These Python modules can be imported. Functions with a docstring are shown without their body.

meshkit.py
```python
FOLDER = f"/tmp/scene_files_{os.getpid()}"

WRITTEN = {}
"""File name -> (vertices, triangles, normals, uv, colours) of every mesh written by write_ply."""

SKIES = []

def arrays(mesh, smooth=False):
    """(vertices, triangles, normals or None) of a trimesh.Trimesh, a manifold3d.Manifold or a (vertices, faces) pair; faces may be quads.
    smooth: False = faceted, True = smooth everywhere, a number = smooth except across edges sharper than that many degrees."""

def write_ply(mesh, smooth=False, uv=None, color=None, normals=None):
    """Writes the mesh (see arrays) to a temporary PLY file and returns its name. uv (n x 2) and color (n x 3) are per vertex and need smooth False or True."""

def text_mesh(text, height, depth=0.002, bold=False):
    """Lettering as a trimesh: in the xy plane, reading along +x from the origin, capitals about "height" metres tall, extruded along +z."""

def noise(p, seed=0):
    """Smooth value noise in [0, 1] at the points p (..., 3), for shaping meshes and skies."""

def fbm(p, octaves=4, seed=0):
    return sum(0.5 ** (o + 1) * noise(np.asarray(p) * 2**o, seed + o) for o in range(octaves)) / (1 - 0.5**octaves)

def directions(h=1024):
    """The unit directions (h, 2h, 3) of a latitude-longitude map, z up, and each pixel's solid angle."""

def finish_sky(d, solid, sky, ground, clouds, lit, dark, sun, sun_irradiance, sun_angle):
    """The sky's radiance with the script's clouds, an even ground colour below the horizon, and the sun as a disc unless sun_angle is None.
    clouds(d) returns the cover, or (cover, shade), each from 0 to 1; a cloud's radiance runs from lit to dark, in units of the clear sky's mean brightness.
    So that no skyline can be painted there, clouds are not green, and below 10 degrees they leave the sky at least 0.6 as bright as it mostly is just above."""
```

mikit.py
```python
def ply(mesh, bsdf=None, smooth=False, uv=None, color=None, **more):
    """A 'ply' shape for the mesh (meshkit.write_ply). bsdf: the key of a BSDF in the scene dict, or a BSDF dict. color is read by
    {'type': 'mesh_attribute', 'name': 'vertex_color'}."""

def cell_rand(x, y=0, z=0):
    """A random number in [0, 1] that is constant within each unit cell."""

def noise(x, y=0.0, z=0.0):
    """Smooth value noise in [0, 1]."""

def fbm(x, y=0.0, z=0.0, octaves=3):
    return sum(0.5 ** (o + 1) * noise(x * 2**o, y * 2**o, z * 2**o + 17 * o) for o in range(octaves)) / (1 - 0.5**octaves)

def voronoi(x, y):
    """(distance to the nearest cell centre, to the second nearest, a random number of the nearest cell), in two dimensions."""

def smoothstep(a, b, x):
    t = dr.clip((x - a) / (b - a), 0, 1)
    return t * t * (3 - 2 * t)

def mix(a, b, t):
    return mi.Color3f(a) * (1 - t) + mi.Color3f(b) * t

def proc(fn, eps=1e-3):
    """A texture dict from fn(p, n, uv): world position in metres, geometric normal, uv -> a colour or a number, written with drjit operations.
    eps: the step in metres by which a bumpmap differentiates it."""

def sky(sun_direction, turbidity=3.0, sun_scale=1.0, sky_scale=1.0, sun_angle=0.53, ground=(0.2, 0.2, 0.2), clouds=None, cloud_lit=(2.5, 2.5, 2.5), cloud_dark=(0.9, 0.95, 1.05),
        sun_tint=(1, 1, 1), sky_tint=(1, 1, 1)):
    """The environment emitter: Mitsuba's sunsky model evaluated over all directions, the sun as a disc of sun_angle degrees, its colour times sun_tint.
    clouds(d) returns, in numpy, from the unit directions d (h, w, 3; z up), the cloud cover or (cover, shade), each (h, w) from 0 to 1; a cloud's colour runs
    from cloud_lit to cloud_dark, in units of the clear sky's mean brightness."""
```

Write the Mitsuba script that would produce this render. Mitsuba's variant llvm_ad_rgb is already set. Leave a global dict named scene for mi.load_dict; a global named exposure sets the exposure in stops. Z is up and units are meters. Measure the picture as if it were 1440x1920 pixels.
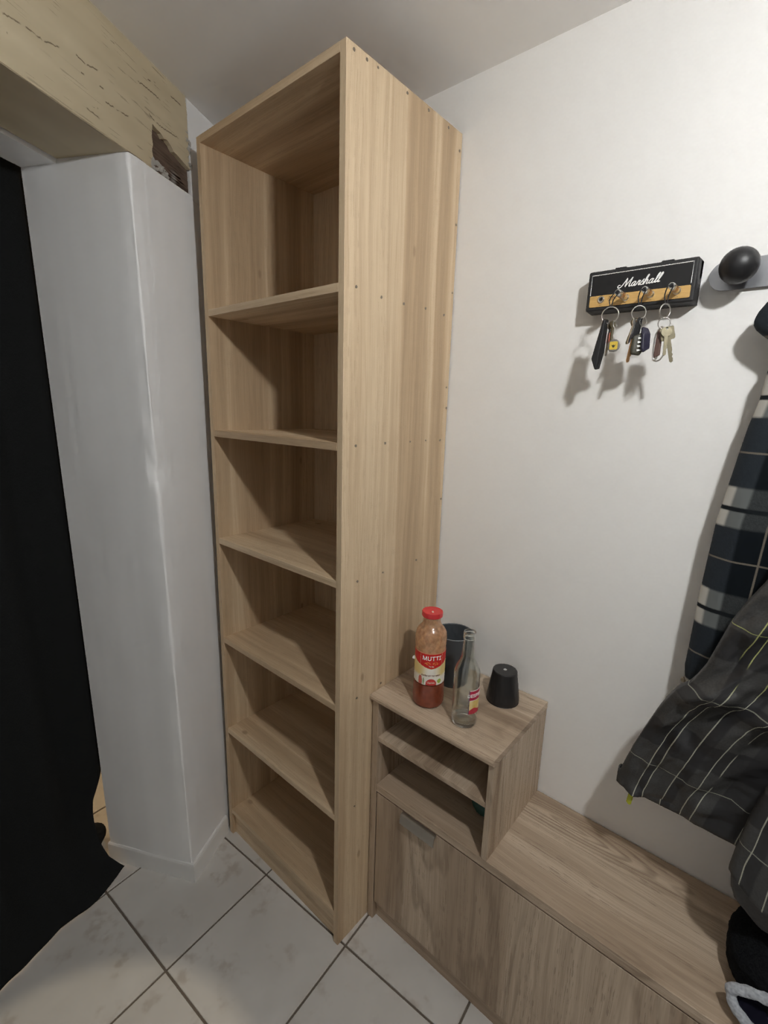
import math, random
import numpy as np
import trimesh
import manifold3d as m3
import drjit as dr
import mitsuba as mi
import mikit, meshkit
from shapely.geometry import Polygon, LineString, Point, box as sbox
from shapely.ops import unary_union

random.seed(7)
rng = np.random.default_rng(7)
scene, labels = {}, {}
T = mi.ScalarTransform4f

# ------------------------------------------------------------------ camera
CAM = np.array([1.2809, -1.1221, 1.4674])
_rx, _ry, _rz, FOC = 0.2176, -0.0296, 0.7066, 888.3131
_ch, _sh, _cp, _sp = math.cos(_rz), math.sin(_rz), math.cos(_rx), math.sin(_rx)
FW = np.array([-_sh * _cp, _ch * _cp, -_sp])
_rt = np.array([_ch, _sh, 0.0])
_dn = np.cross(FW, _rt)
UP = -(-math.sin(_ry) * _rt + math.cos(_ry) * _dn)
scene['camera'] = {'type': 'perspective', 'fov': 2 * math.degrees(math.atan(720 / FOC)), 'fov_axis': 'x', 'near_clip': 0.02,
                   'to_world': T().look_at(origin=CAM.tolist(), target=(CAM + FW).tolist(), up=UP.tolist())}

# ------------------------------------------------------------------ light (the bulbs themselves are built with their lamps below)
exposure = 0.0
BULB = (1.57, -0.84, 2.08)               # bare bulb hanging under the ceiling, just right of the camera
BULB_RADIANCE = (830.0, 836.0, 826.0)
POOL_INTENSITY = (2.6, 2.2, 1.6)      # small recessed downlight: warm pool on the tiles in front of the doorway
NEXT_RADIANCE = (110.0, 80.0, 48.0)       # lamp of the room behind the curtain

# ------------------------------------------------------------------ helpers
H_CEIL = 2.239
C0 = np.array([0.076, -0.577, 0.0])      # foot of the doorway corner
_a = math.radians(117.4)
UU = np.array([math.cos(_a), math.sin(_a), 0.0])    # along the left wall, towards the corner behind the bookcase
NN = np.array([UU[1], -UU[0], 0.0])                 # out of the left wall, into the hallway
TILT = -0.039 / 2.239                               # the old wall leans back a little


def lw(u, n, z):
    """left-wall coordinates -> world"""
    u, n, z = np.broadcast_arrays(*[np.asarray(v, float) for v in (u, n, z)])
    return C0 + u[..., None] * UU + (n + TILT * z)[..., None] * NN + z[..., None] * np.array([0, 0, 1.0])


def lw_mesh(m):
    m = m.copy()
    m.vertices = lw(m.vertices[:, 0], m.vertices[:, 1], m.vertices[:, 2])
    return m


def hull(pts):
    m = m3.Manifold.hull_points(np.asarray(pts, float)).to_mesh()
    return trimesh.Trimesh(np.array(m.vert_properties[:, :3]), np.array(m.tri_verts), process=False)


def bx(x0, x1, y0, y1, z0, z1, c=0.0012):
    """box with chamfered edges"""
    if c <= 0:
        return hull([(x, y, z) for x in (x0, x1) for y in (y0, y1) for z in (z0, z1)])
    p = []
    for x, sx in ((x0, 1), (x1, -1)):
        for y, sy in ((y0, 1), (y1, -1)):
            for z, sz in ((z0, 1), (z1, -1)):
                p += [(x, y + sy * c, z + sz * c), (x + sx * c, y, z + sz * c), (x + sx * c, y + sy * c, z)]
    return hull(p)


def cat(*ms):
    return trimesh.util.concatenate(list(ms))


def union(*ms):
    r = m3.Manifold()
    for m in ms:
        r = r + m3.Manifold(m3.Mesh(np.asarray(m.vertices, np.float32), np.asarray(m.faces, np.uint32)))
    o = r.to_mesh()
    return trimesh.Trimesh(np.array(o.vert_properties[:, :3]), np.array(o.tri_verts), process=False)


def prism(poly, z0, z1):
    """shapely polygon extruded between two heights"""
    parts = [trimesh.creation.extrude_polygon(g, z1 - z0, engine='earcut') for g in getattr(poly, 'geoms', [poly])]
    m = cat(*parts) if len(parts) > 1 else parts[0]
    m.apply_translation((0, 0, z0))
    return m


def upright(poly, y0, y1):
    """polygon drawn in (x, z), extruded between y0 and y1"""
    m = prism(poly, 0, abs(y1 - y0))
    v = m.vertices.copy()
    m.vertices = np.stack([v[:, 0], max(y0, y1) - v[:, 2], v[:, 1]], 1)
    return m


def lathe(prof, centre, n=56):
    """closed or open profile of (r, z) turned about the vertical through centre"""
    prof = np.asarray(prof, float)
    a = np.arange(n) * 2 * np.pi / n
    v = np.stack([prof[:, 0:1] * np.cos(a), prof[:, 0:1] * np.sin(a), np.repeat(prof[:, 1:2], n, 1)], -1).reshape(-1, 3) + centre
    f = []
    for i in range(len(prof) - 1):
        for j in range(n):
            k = (j + 1) % n
            p, q, r, s = i * n + j, i * n + k, (i + 1) * n + k, (i + 1) * n + j
            f += [(p, q, r), (p, r, s)]
    m = trimesh.Trimesh(v, f, process=False)
    m.merge_vertices()
    m.update_faces(m.nondegenerate_faces())
    return m


def spline(p, n=8, closed=False):
    p = np.asarray(p, float)
    out = []
    k = len(p)
    for i in range(k if closed else k - 1):
        if closed:
            a, b, c, d = p[(i - 1) % k], p[i], p[(i + 1) % k], p[(i + 2) % k]
        else:
            a, b, c, d = p[max(i - 1, 0)], p[i], p[i + 1], p[min(i + 2, k - 1)]
        for t in np.arange(n) / n:
            out.append(0.5 * (2 * b + (c - a) * t + (2 * a - 5 * b + 4 * c - d) * t * t + (3 * b - a - 3 * c + d) * t ** 3))
    if not closed:
        out.append(p[-1])
    return np.array(out)


def tube(p, r, closed=False, sides=10):
    p = np.asarray(p, float)
    k = len(p)
    if closed:
        t = np.roll(p, -1, 0) - np.roll(p, 1, 0)
    else:
        t = np.gradient(p, axis=0)
    t /= np.linalg.norm(t, axis=1, keepdims=True) + 1e-12
    ref = np.array([0.13, 0.21, 0.97]) if abs(t[0][2]) < 0.9 else np.array([0.97, 0.2, 0.1])
    b = np.cross(t[0], ref)
    rows = []
    r = np.broadcast_to(r, (k,))
    for i in range(k):
        b = b - t[i] * (b @ t[i])
        b /= np.linalg.norm(b)
        c = np.cross(t[i], b)
        a = np.arange(sides) * 2 * np.pi / sides
        rows.append(p[i] + r[i] * (np.cos(a)[:, None] * b + np.sin(a)[:, None] * c))
    v = np.concatenate(rows)
    f = []
    for i in range(k if closed else k - 1):
        for j in range(sides):
            q = (j + 1) % sides
            i2 = (i + 1) % k
            A, B, Cc, D = i * sides + j, i * sides + q, i2 * sides + q, i2 * sides + j
            f += [(A, B, Cc), (A, Cc, D)]
    if not closed:
        v = np.vstack([v, p[0], p[-1]])
        for j in range(sides):
            q = (j + 1) % sides
            f += [(k * sides, q, j), (k * sides + 1, (k - 1) * sides + j, (k - 1) * sides + q)]
    return trimesh.Trimesh(v, f, process=False)


def ring(centre, r, wire, yaw=0.0, squash=1.0, n=40):
    a = np.arange(n) * 2 * np.pi / n
    p = np.stack([r * squash * np.cos(a) * math.cos(yaw), r * squash * np.cos(a) * math.sin(yaw), r * np.sin(a)], 1) + centre
    return tube(p, wire, True, 8)


def sheet(P, uv=None, thick=0.0, wrap=False):
    """grid of points (a, b, 3) -> mesh, with real thickness when thick > 0; returns mesh, uv"""
    P = np.asarray(P, float)
    A, B = P.shape[:2]
    idx = np.arange(A * B).reshape(A, B)
    q = np.stack([idx[:-1, :-1], idx[1:, :-1], idx[1:, 1:], idx[:-1, 1:]], -1).reshape(-1, 4)
    if wrap:
        q = np.vstack([q, np.stack([idx[:-1, -1], idx[1:, -1], idx[1:, 0], idx[:-1, 0]], -1)])
    f = np.vstack([q[:, [0, 1, 2]], q[:, [0, 2, 3]]])
    v = P.reshape(-1, 3)
    uv = np.zeros((A * B, 2)) if uv is None else np.asarray(uv, float).reshape(-1, 2)
    if thick > 0:
        m = trimesh.Trimesh(v, f, process=False)
        nrm = m.vertex_normals
        k = len(v)
        v = np.vstack([v + nrm * thick / 2, v - nrm * thick / 2])
        rim = []
        loops = [idx[0], idx[-1][::-1]] if wrap else [idx[0], idx[:, -1], idx[-1][::-1], idx[::-1, 0]]
        for lp in loops:
            lp = list(lp) + ([lp[0]] if wrap else [])
            for a, b in zip(lp[:-1], lp[1:]):
                rim += [(a, b, b + k), (a, b + k, a + k)]
        f = np.vstack([f, f[:, ::-1] + k, np.array(rim)])
        uv = np.vstack([uv, uv])
    return trimesh.Trimesh(v, f, process=False), uv


def strokes(lines, w):
    return unary_union([LineString(l).buffer(w, quad_segs=4) for l in lines])


def numbered(key):
    if key not in scene and not any(k.startswith(key + '__') for k in scene) and key not in labels:
        return key
    i = 1
    while f'{key}_{i:03d}' in scene or f'{key}_{i:03d}' in labels or any(k.startswith(f'{key}_{i:03d}__') for k in scene):
        i += 1
    return f'{key}_{i:03d}'


def thing(name, label, category, group=None):
    key = numbered(name)
    labels[key] = {'label': label, 'category': category}
    if group:
        labels[key]['group'] = group
    return key


def obj(parent, name, mesh, mat, smooth=False, label=None, uv=None, kind=None, **more):
    key = numbered(f'{parent}__{name}' if parent else name)
    scene[key] = mikit.ply(mesh, mat, smooth=smooth, uv=uv, **more)
    if label or kind:
        labels.setdefault(key, {})
        if label:
            labels[key]['label'] = label
        if kind:
            labels[key]['kind'] = kind
    return key


def struct(name, mesh, mat, label, smooth=False):
    scene[name] = mikit.ply(mesh, mat, smooth=smooth)
    labels[name] = {'label': label, 'category': name.split('_')[0], 'kind': 'structure'}
    return name


# ------------------------------------------------------------------ materials
fbm, noise, mix, sstep = mikit.fbm, mikit.noise, mikit.mix, mikit.smoothstep


def srgb(r, g, b):
    return [((c / 255) / 12.92 if c <= 10 else (((c / 255) + 0.055) / 1.055) ** 2.4) for c in (r, g, b)]


def mat(name, color, rough=0.6, metallic=0.0, spec=0.5, bump=None, bscale=1.0, **kw):
    if callable(color):
        color = mikit.proc(color)
    else:
        color = {'type': 'rgb', 'value': list(color)}
    d = {'type': 'principled', 'base_color': color, 'roughness': rough, 'metallic': metallic, 'specular': spec, **kw}
    if bump is not None:
        d = {'type': 'bumpmap', 'arbitrary': mikit.proc(bump), 'scale': bscale, 'bsdf': d}
    scene['mat_' + name] = {'type': 'twosided', 'bsdf': d}
    return 'mat_' + name


def wood_fn(axis, base, dark, light, rings=0.0, seed=0.0, knots=0.0, pores=0.45, eye=None):
    """oak décor, grain along one world axis"""
    def fn(p, n, uv):
        c = [p.x, p.y, p.z]
        a = c.pop(axis)
        q = c[0] + 1.37 * c[1] + seed
        warp = (noise(a * 2.1 + seed, q * 9.0) - 0.5) * 0.02 + (noise(a * 7.0, q * 20.0, 3.0) - 0.5) * 0.006
        w = q + warp
        band = fbm(w * 17.0, a * 0.55 + 5.0, seed, octaves=3)
        mid = noise(w * 95.0, a * 2.2, 1.0)
        fine = noise(w * 520.0, a * 16.0, 2.0)
        pore = sstep(0.70, 0.86, noise(w * 760.0, a * 38.0, 4.0)) * sstep(0.35, 0.6, noise(w * 60.0, a * 3.0, 8.0))
        t = 0.50 * sstep(0.36, 0.68, band) + 0.28 * mid + 0.22 * fine
        col = mix(light, base, sstep(0.05, 0.55, t))
        col = mix(col, dark, 0.62 * sstep(0.50, 0.95, t))
        if rings > 0:
            h = noise(w * 6.5 + 11.0, a * 0.75 + seed) * 15.0 + noise(w * 45.0, a * 6.0, 6.0) * 0.45
            fr = h - dr.floor(h)
            line = sstep(0.35, 0.80, fr) * (1 - sstep(0.85, 1.0, fr))
            zone = sstep(0.42, 0.60, noise(w * 5.0 + 3.0, a * 0.6 + 2.0, seed + 5.0)) * (0.5 + 0.5 * sstep(0.3, 0.6, noise(w * 200.0, a * 25.0, 7.0)))
            col = mix(col, dark, rings * line * zone)
        if eye is not None:               # one nest of long arched rings round a centre
            ea, eq = eye
            du, dv = (a - ea) * 0.17, w - (eq + seed)
            e = dr.sqrt(dr.square(dr.maximum(du, -0.4 * du)) + dr.square(dv)) * 105.0 + 0.8 * noise(w * 70.0, a * 16.0, 9.0)
            fr = e - dr.floor(e)
            col = mix(col, dark, 0.62 * sstep(0.30, 0.70, fr) * (1 - sstep(0.80, 1.0, fr)) * (1 - sstep(3.5, 7.5, e)) * (0.55 + 0.45 * noise(a * 20.0, w * 200.0, 5.0)))
        if knots > 0:
            ku, kv = a * 1.9 + seed, q * 5.0
            iu, iv = dr.floor(ku), dr.floor(kv)
            on = mikit.cell_rand(iu, iv, 31.0)
            du, dv = (ku - iu - 0.3 - 0.4 * mikit.cell_rand(iu, iv, 32.0)) / 1.9, (kv - iv - 0.5) / 5.0
            d = dr.sqrt(dr.square(du * 0.62) + dr.square(dv))
            col = mix(col, dark, dr.select(on > 1 - knots, 0.8 * (1 - sstep(0.003, 0.011, d)), 0.0))
        return mix(col, dark, pores * pore)
    return fn


OAK = dict(base=(0.50, 0.365, 0.232), dark=(0.34, 0.23, 0.138), light=(0.62, 0.482, 0.325), knots=0.32, pores=0.25)
mat('oak_upright', wood_fn(2, **OAK), 0.48, spec=0.35)
mat('oak_across', wood_fn(0, **OAK, seed=2.3), 0.48, spec=0.35)
SON = dict(base=(0.36, 0.272, 0.195), dark=(0.185, 0.128, 0.085), light=(0.51, 0.41, 0.31))
mat('sonoma_upright', wood_fn(2, **SON, rings=0.5, seed=4.1), 0.5, spec=0.35)
mat('sonoma_along', wood_fn(0, **SON, rings=0.65, seed=6.7, eye=(1.02, -0.062 + 1.37 * 0.4639)), 0.5, spec=0.35)
mat('sonoma_deep', wood_fn(1, **SON, rings=0.25, seed=1.9), 0.5, spec=0.35)


def wall_col(p, n, uv):
    t = fbm(p.x * 3.0 + 2.0, p.y * 3.0, p.z * 3.0)
    f = noise(p.x * 260.0, p.y * 260.0, p.z * 260.0)
    return mix((0.765, 0.758, 0.738), (0.815, 0.81, 0.793), 0.7 * t + 0.3 * f)


mat('wall', wall_col, 0.75, spec=0.25)
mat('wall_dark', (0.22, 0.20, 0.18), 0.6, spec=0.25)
mat('wall_dull', (0.46, 0.455, 0.45), 0.75, spec=0.25)
mat('ceiling', lambda p, n, uv: mix((0.74, 0.73, 0.715), (0.80, 0.79, 0.775), fbm(p.x * 4.0, p.y * 4.0, 1.0)), 0.8, spec=0.2)


def uz(p):
    dx, dy = p.x - C0[0], p.y - C0[1]
    return dx * UU[0] + dy * UU[1], dx * NN[0] + dy * NN[1] - TILT * p.z


def plaster_bump(p, n, uv):
    u, d = uz(p)
    z = p.z
    u1 = 0.045 + 0.010 * (noise(z * 5.0, 3.0) - 0.5) * 2 + 0.006 * (noise(z * 21.0, 8.0) - 0.5) * 2
    u2 = 0.105 + 0.022 * (noise(z * 3.0, 5.0) - 0.5) * 2
    front = sstep(-0.012, -0.004, d)
    lap = sstep(u1 - 0.003, u1 + 0.003, u) + 0.45 * sstep(u2 - 0.002, u2 + 0.004, u)
    dent = noise(u * 70.0, z * 45.0, 2.0) * sstep(0.12, 0.02, dr.sqrt(dr.square((u - 0.015) * 1.4) + dr.square(z - 1.30)))
    brush = 0.30 * noise(u * 240.0, z * 4.0, 1.0) + 0.5 * noise(u * 30.0, z * 7.0, d * 30.0)
    return front * (0.0013 * lap - 0.0035 * dent) + 0.0009 * brush + 0.0006 * noise(d * 60.0, z * 3.0, 7.0)


def pillar_col(p, n, uv):
    u, d = uz(p)
    t = fbm(u * 16.0, p.z * 1.2, d * 16.0)
    return mix((0.79, 0.795, 0.80), (0.86, 0.865, 0.87), t)


mat('plaster', pillar_col, 0.5, spec=0.4, bump=plaster_bump)


def tile_col(p, n, uv):
    ci, cj = dr.floor((p.x * 0.9972 + p.y * 0.0752) * 2.99 + 0.423), dr.floor((p.y * 0.9972 - p.x * 0.0752) * 2.99 + 0.28)
    s = mikit.cell_rand(ci, cj, 3.0)
    x, y = p.x + s * 7.0, p.y - s * 5.0
    blot = fbm(x * 7.0, y * 7.0, 1.0, octaves=4)
    vein = noise(x * 16.0 + noise(x * 40.0, y * 40.0) * 0.8, y * 16.0, 4.0)
    spot = sstep(0.52, 0.78, fbm(x * 17.0, y * 17.0, 9.0, octaves=5)) * sstep(0.30, 0.70, fbm(x * 45.0, y * 45.0, 2.0))
    col = mix((0.50, 0.48, 0.45), (0.62, 0.605, 0.58), 0.65 * blot + 0.35 * vein)
    col = mix(col, (0.38, 0.335, 0.29), 0.6 * spot)
    return col * (0.95 + 0.09 * s)


mat('tile', tile_col, 0.42, spec=0.4)
mat('grout', (0.13, 0.11, 0.09), 0.9, spec=0.1)
mat('white_gloss', (0.76, 0.76, 0.75), 0.32, spec=0.5)


CRACKS = [(-0.272,2.0893,-0.2348,2.0927),(-0.2299,2.0928,-0.1942,2.0956),(-0.1942,2.0956,-0.1574,2.1076),(-0.2762,2.063,-0.2636,2.0636),(-0.0487,2.2049,-0.0276,2.2062),(-0.0276,2.2062,-0.0121,2.2036),(-0.1227,2.1202,-0.0983,2.117),(-0.0983,2.117,-0.0654,2.1262),(-0.1141,2.0952,-0.104,2.0957),(-0.0682,2.0975,-0.0559,2.0968),(0.0473,2.1724,0.1309,2.1756),(0.084,2.1932,0.1157,2.2025),(0.1659,2.2057,0.2116,2.207),(-0.0564,2.0735,-0.0298,2.0778),(-0.027,2.0763,0.0139,2.0823),(-0.11,2.0376,-0.0745,2.0343),(0.0799,2.1225,0.1007,2.1155),(0.1007,2.1155,0.1928,2.1236),(-0.0954,2.0481,-0.076,2.0526)]


def beam_col(p, n, uv):
    u, d = uz(p)
    z = p.z + 0.15 * d
    t = fbm(u * 7.0, z * 30.0, d * 20.0)
    col = mix((0.48, 0.405, 0.275), (0.565, 0.485, 0.342), t)
    face = sstep(-0.006, -0.002, d)
    zw = p.z + 0.0030 * (noise(u * 40.0, 3.0) - 0.5) + 0.0022 * (noise(u * 260.0, 8.0) - 0.5)
    crack = 0 * u
    for ua, za, ub, zb in CRACKS:
        f = (u - ua) / (ub - ua)
        end = sstep(0.0, 0.12, f) * (1 - sstep(0.80, 1.0, f))
        crack = dr.maximum(crack, end * (1 - sstep(0.0004, 0.0022, dr.abs(zw - za - (zb - za) * f))))
    crack = crack * face * sstep(0.22, 0.42, noise(u * 70.0, p.z * 160.0, 2.0))
    fine = sstep(0.80, 0.92, noise(u * 26.0, p.z * 420.0 + u * 9.0, 4.0)) * sstep(0.48, 0.66, noise(u * 10.0, p.z * 16.0, 5.0)) * face
    crack = dr.maximum(crack, 0.45 * fine)
    return mix(col, (0.12, 0.085, 0.045), 0.8 * crack)


mat('beam_paint', beam_col, 0.5, spec=0.4, bump=lambda p, n, uv: 0.0016 * fbm(uz(p)[0] * 20.0, p.z * 110.0, uz(p)[1] * 110.0))


def rot_col(p, n, uv):
    u, d = uz(p)
    g = noise(u * 14.0, p.z * 330.0 + u * 12.0, 2.0)
    h = noise(u * 40.0, p.z * 90.0, 6.0)
    dust = sstep(0.5, 0.75, noise(u * 35.0, p.z * 45.0, 3.0)) * sstep(2.062, 2.03, p.z + 0.13 * (u - 0.10))
    return mix(mix((0.055, 0.038, 0.028), (0.17, 0.12, 0.09), 0.6 * g + 0.4 * h), (0.42, 0.40, 0.37), 0.75 * dust)


mat('old_wood', rot_col, 0.85, spec=0.15)
mat('filler', (0.40, 0.385, 0.355), 0.85, spec=0.15)
mat('curtain', lambda p, n, uv: mix((0.006, 0.0065, 0.007), (0.013, 0.014, 0.0145), noise(p.x * 700.0, p.y * 700.0, p.z * 700.0)), 0.9, spec=0.1)

mat('steel', (0.72, 0.71, 0.68), 0.22, metallic=1.0)
mat('satin_steel', (0.42, 0.43, 0.455), 0.30, metallic=1.0)
mat('alu', (0.40, 0.385, 0.36), 0.38, metallic=1.0)
mat('brass', (0.66, 0.50, 0.27), 0.30, metallic=1.0)
mat('copper', (0.55, 0.33, 0.17), 0.35, metallic=1.0)
mat('nickel_key', (0.235, 0.21, 0.145), 0.36, metallic=1.0)
mat('gold_panel', lambda p, n, uv: mix((0.50, 0.30, 0.10), (0.60, 0.385, 0.14), noise(p.x * 40.0, p.z * 900.0)), 0.42, spec=0.5)
mat('black_rubber', (0.018, 0.018, 0.020), 0.55, spec=0.4)
mat('black_vinyl', lambda p, n, uv: mix((0.010, 0.010, 0.011), (0.022, 0.022, 0.023), noise(p.x * 900.0, p.y * 900.0, p.z * 900.0)), 0.6, spec=0.4)
mat('black_satin', (0.009, 0.009, 0.010), 0.40, spec=0.4)
mat('black_soft', (0.012, 0.012, 0.013), 0.42, spec=0.4)
mat('navy_plastic', (0.018, 0.017, 0.035), 0.35, spec=0.5)
mat('olive_plastic', (0.045, 0.042, 0.028), 0.45, spec=0.4)
mat('grey_cup', (0.050, 0.056, 0.062), 0.45, spec=0.4)
mat('white_print', (0.82, 0.82, 0.80), 0.5)
mat('dark_print', (0.09, 0.05, 0.03), 0.6)
mat('red_lid', (0.55, 0.030, 0.035), 0.28, spec=0.5, clearcoat=0.6, clearcoat_gloss=0.9)
mat('coral', (0.70, 0.19, 0.12), 0.4)
mat('yellow_enamel', (0.66, 0.47, 0.06), 0.3, clearcoat=0.5)
mat('leather', (0.10, 0.055, 0.045), 0.5)
mat('screw', (0.24, 0.20, 0.155), 0.5, metallic=0.6)
mat('teal', (0.010, 0.060, 0.050), 0.5)
mat('lime', (0.42, 0.45, 0.03), 0.45)
mat('button', (0.16, 0.13, 0.09), 0.4)
mat('shoe', (0.035, 0.018, 0.014), 0.5)
mat('lamp_white', (0.80, 0.80, 0.78), 0.4)
scene['mat_glass'] = {'type': 'dielectric', 'int_ior': 1.50, 'ext_ior': 1.0, 'specular_transmittance': {'type': 'rgb', 'value': [0.955, 0.965, 0.955]}}
scene['mat_thin_glass'] = {'type': 'thindielectric', 'int_ior': 1.60, 'specular_transmittance': {'type': 'rgb', 'value': [0.93, 0.945, 0.93]}}


def plaid_shirt(p, n, uv):
    u, v = uv.x, uv.y                     # metres around and up the sleeve
    tw = noise(u * 900.0 + v * 900.0, v * 300.0 - u * 300.0)

    def stripe(t, period, c, w, s=0.003):
        f = t - dr.floor((t - c) / period + 0.5) * period - c
        return 1 - sstep(w - s, w + s, dr.abs(f))
    ug = stripe(u, 0.150, 0.014, 0.024)
    vg = stripe(v, 0.195, 0.335, 0.036)
    uw = stripe(u, 0.150, 0.006, 0.008)
    vk = stripe(v, 0.195, 0.332, 0.004, 0.0015)
    ut = stripe(u, 0.150, 0.075, 0.0016, 0.0008)
    vt = stripe(v, 0.195, 0.238, 0.0016, 0.0008)
    base = mi.Color3f(0.006, 0.008, 0.010)
    col = mix(base, (0.022, 0.027, 0.033), ug * (0.75 + 0.25 * tw))
    col = mix(col, (0.040, 0.044, 0.045), vg * (0.6 + 0.4 * tw))
    col = mix(col, (0.12, 0.13, 0.13), ug * vg)
    col = mix(col, (0.42, 0.41, 0.38), uw * vg)
    col = mix(col, (0.010, 0.012, 0.014), vk)
    col = mix(col, (0.16, 0.14, 0.115), dr.maximum(ut, vt) * 0.8)
    return col


mat('flannel', plaid_shirt, 0.95, spec=0.05, sheen=0.4)


def plaid_jacket(p, n, uv):
    u, v = uv.x, uv.y                     # metres from the side edge, height
    wob = (noise(v * 25.0, u * 8.0) - 0.5) * 0.005

    def line(t, c, w=0.0005):
        return 1 - sstep(w, w + 0.0007, dr.abs(t - c))

    def band(t, a, b, s=0.002):
        return sstep(a - s, a + s, t) * (1 - sstep(b - s, b + s, t))
    uu = u + wob
    dk = dr.maximum(band(uu, 0.036, 0.050), dr.maximum(band(uu, 0.083, 0.100), dr.maximum(band(uu, 0.155, 0.205), band(uu, 0.26, 0.30))))
    dv = dr.maximum(band(v, 0.835, 0.895), dr.maximum(band(v, 0.965, 0.995), dr.maximum(band(v, 1.06, 1.12), band(v, 1.23, 1.29))))
    col = mix((0.034, 0.034, 0.034), (0.044, 0.044, 0.043), noise(u * 500.0, v * 500.0))
    col = mix(col, (0.016, 0.016, 0.018), 0.75 * dk)
    col = mix(col, (0.014, 0.014, 0.016), 0.70 * dv)
    lu = 0 * u
    for c in (0.036, 0.050, 0.083, 0.118, 0.134, 0.205, 0.221, 0.30):
        lu = dr.maximum(lu, line(uu, c))
    lv = 0 * u
    for c in (0.790, 0.985, 1.125):
        lv = dr.maximum(lv, line(v + wob, c) * 0.7)
    lime = sstep(0.99, 1.04, v)
    return mix(col, mix((0.40, 0.40, 0.33), (0.42, 0.44, 0.17), lime), 0.75 * dr.maximum(lu, lv * 0.8) * sstep(0.25, 0.5, noise(u * 30.0, v * 22.0, 4.0) + 0.15))


mat('ripstop', plaid_jacket, 0.5, spec=0.28)
mat('jacket_lining', lambda p, n, uv: mix((0.045, 0.045, 0.045), (0.06, 0.06, 0.06), noise(p.x * 300.0, p.y * 300.0, p.z * 300.0)), 0.6)
mat('fleece_black', lambda p, n, uv: mix((0.002, 0.002, 0.003), (0.010, 0.011, 0.012), noise(p.x * 600.0, p.y * 600.0, p.z * 600.0)), 0.95, spec=0.05)
mat('fleece_lining', (0.006, 0.006, 0.012), 0.95, spec=0.05)
mat('sherpa', lambda p, n, uv: mix((0.26, 0.28, 0.31), (0.46, 0.48, 0.51), noise(p.x * 330.0, p.y * 330.0, p.z * 330.0)), 0.95, spec=0.05)

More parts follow.
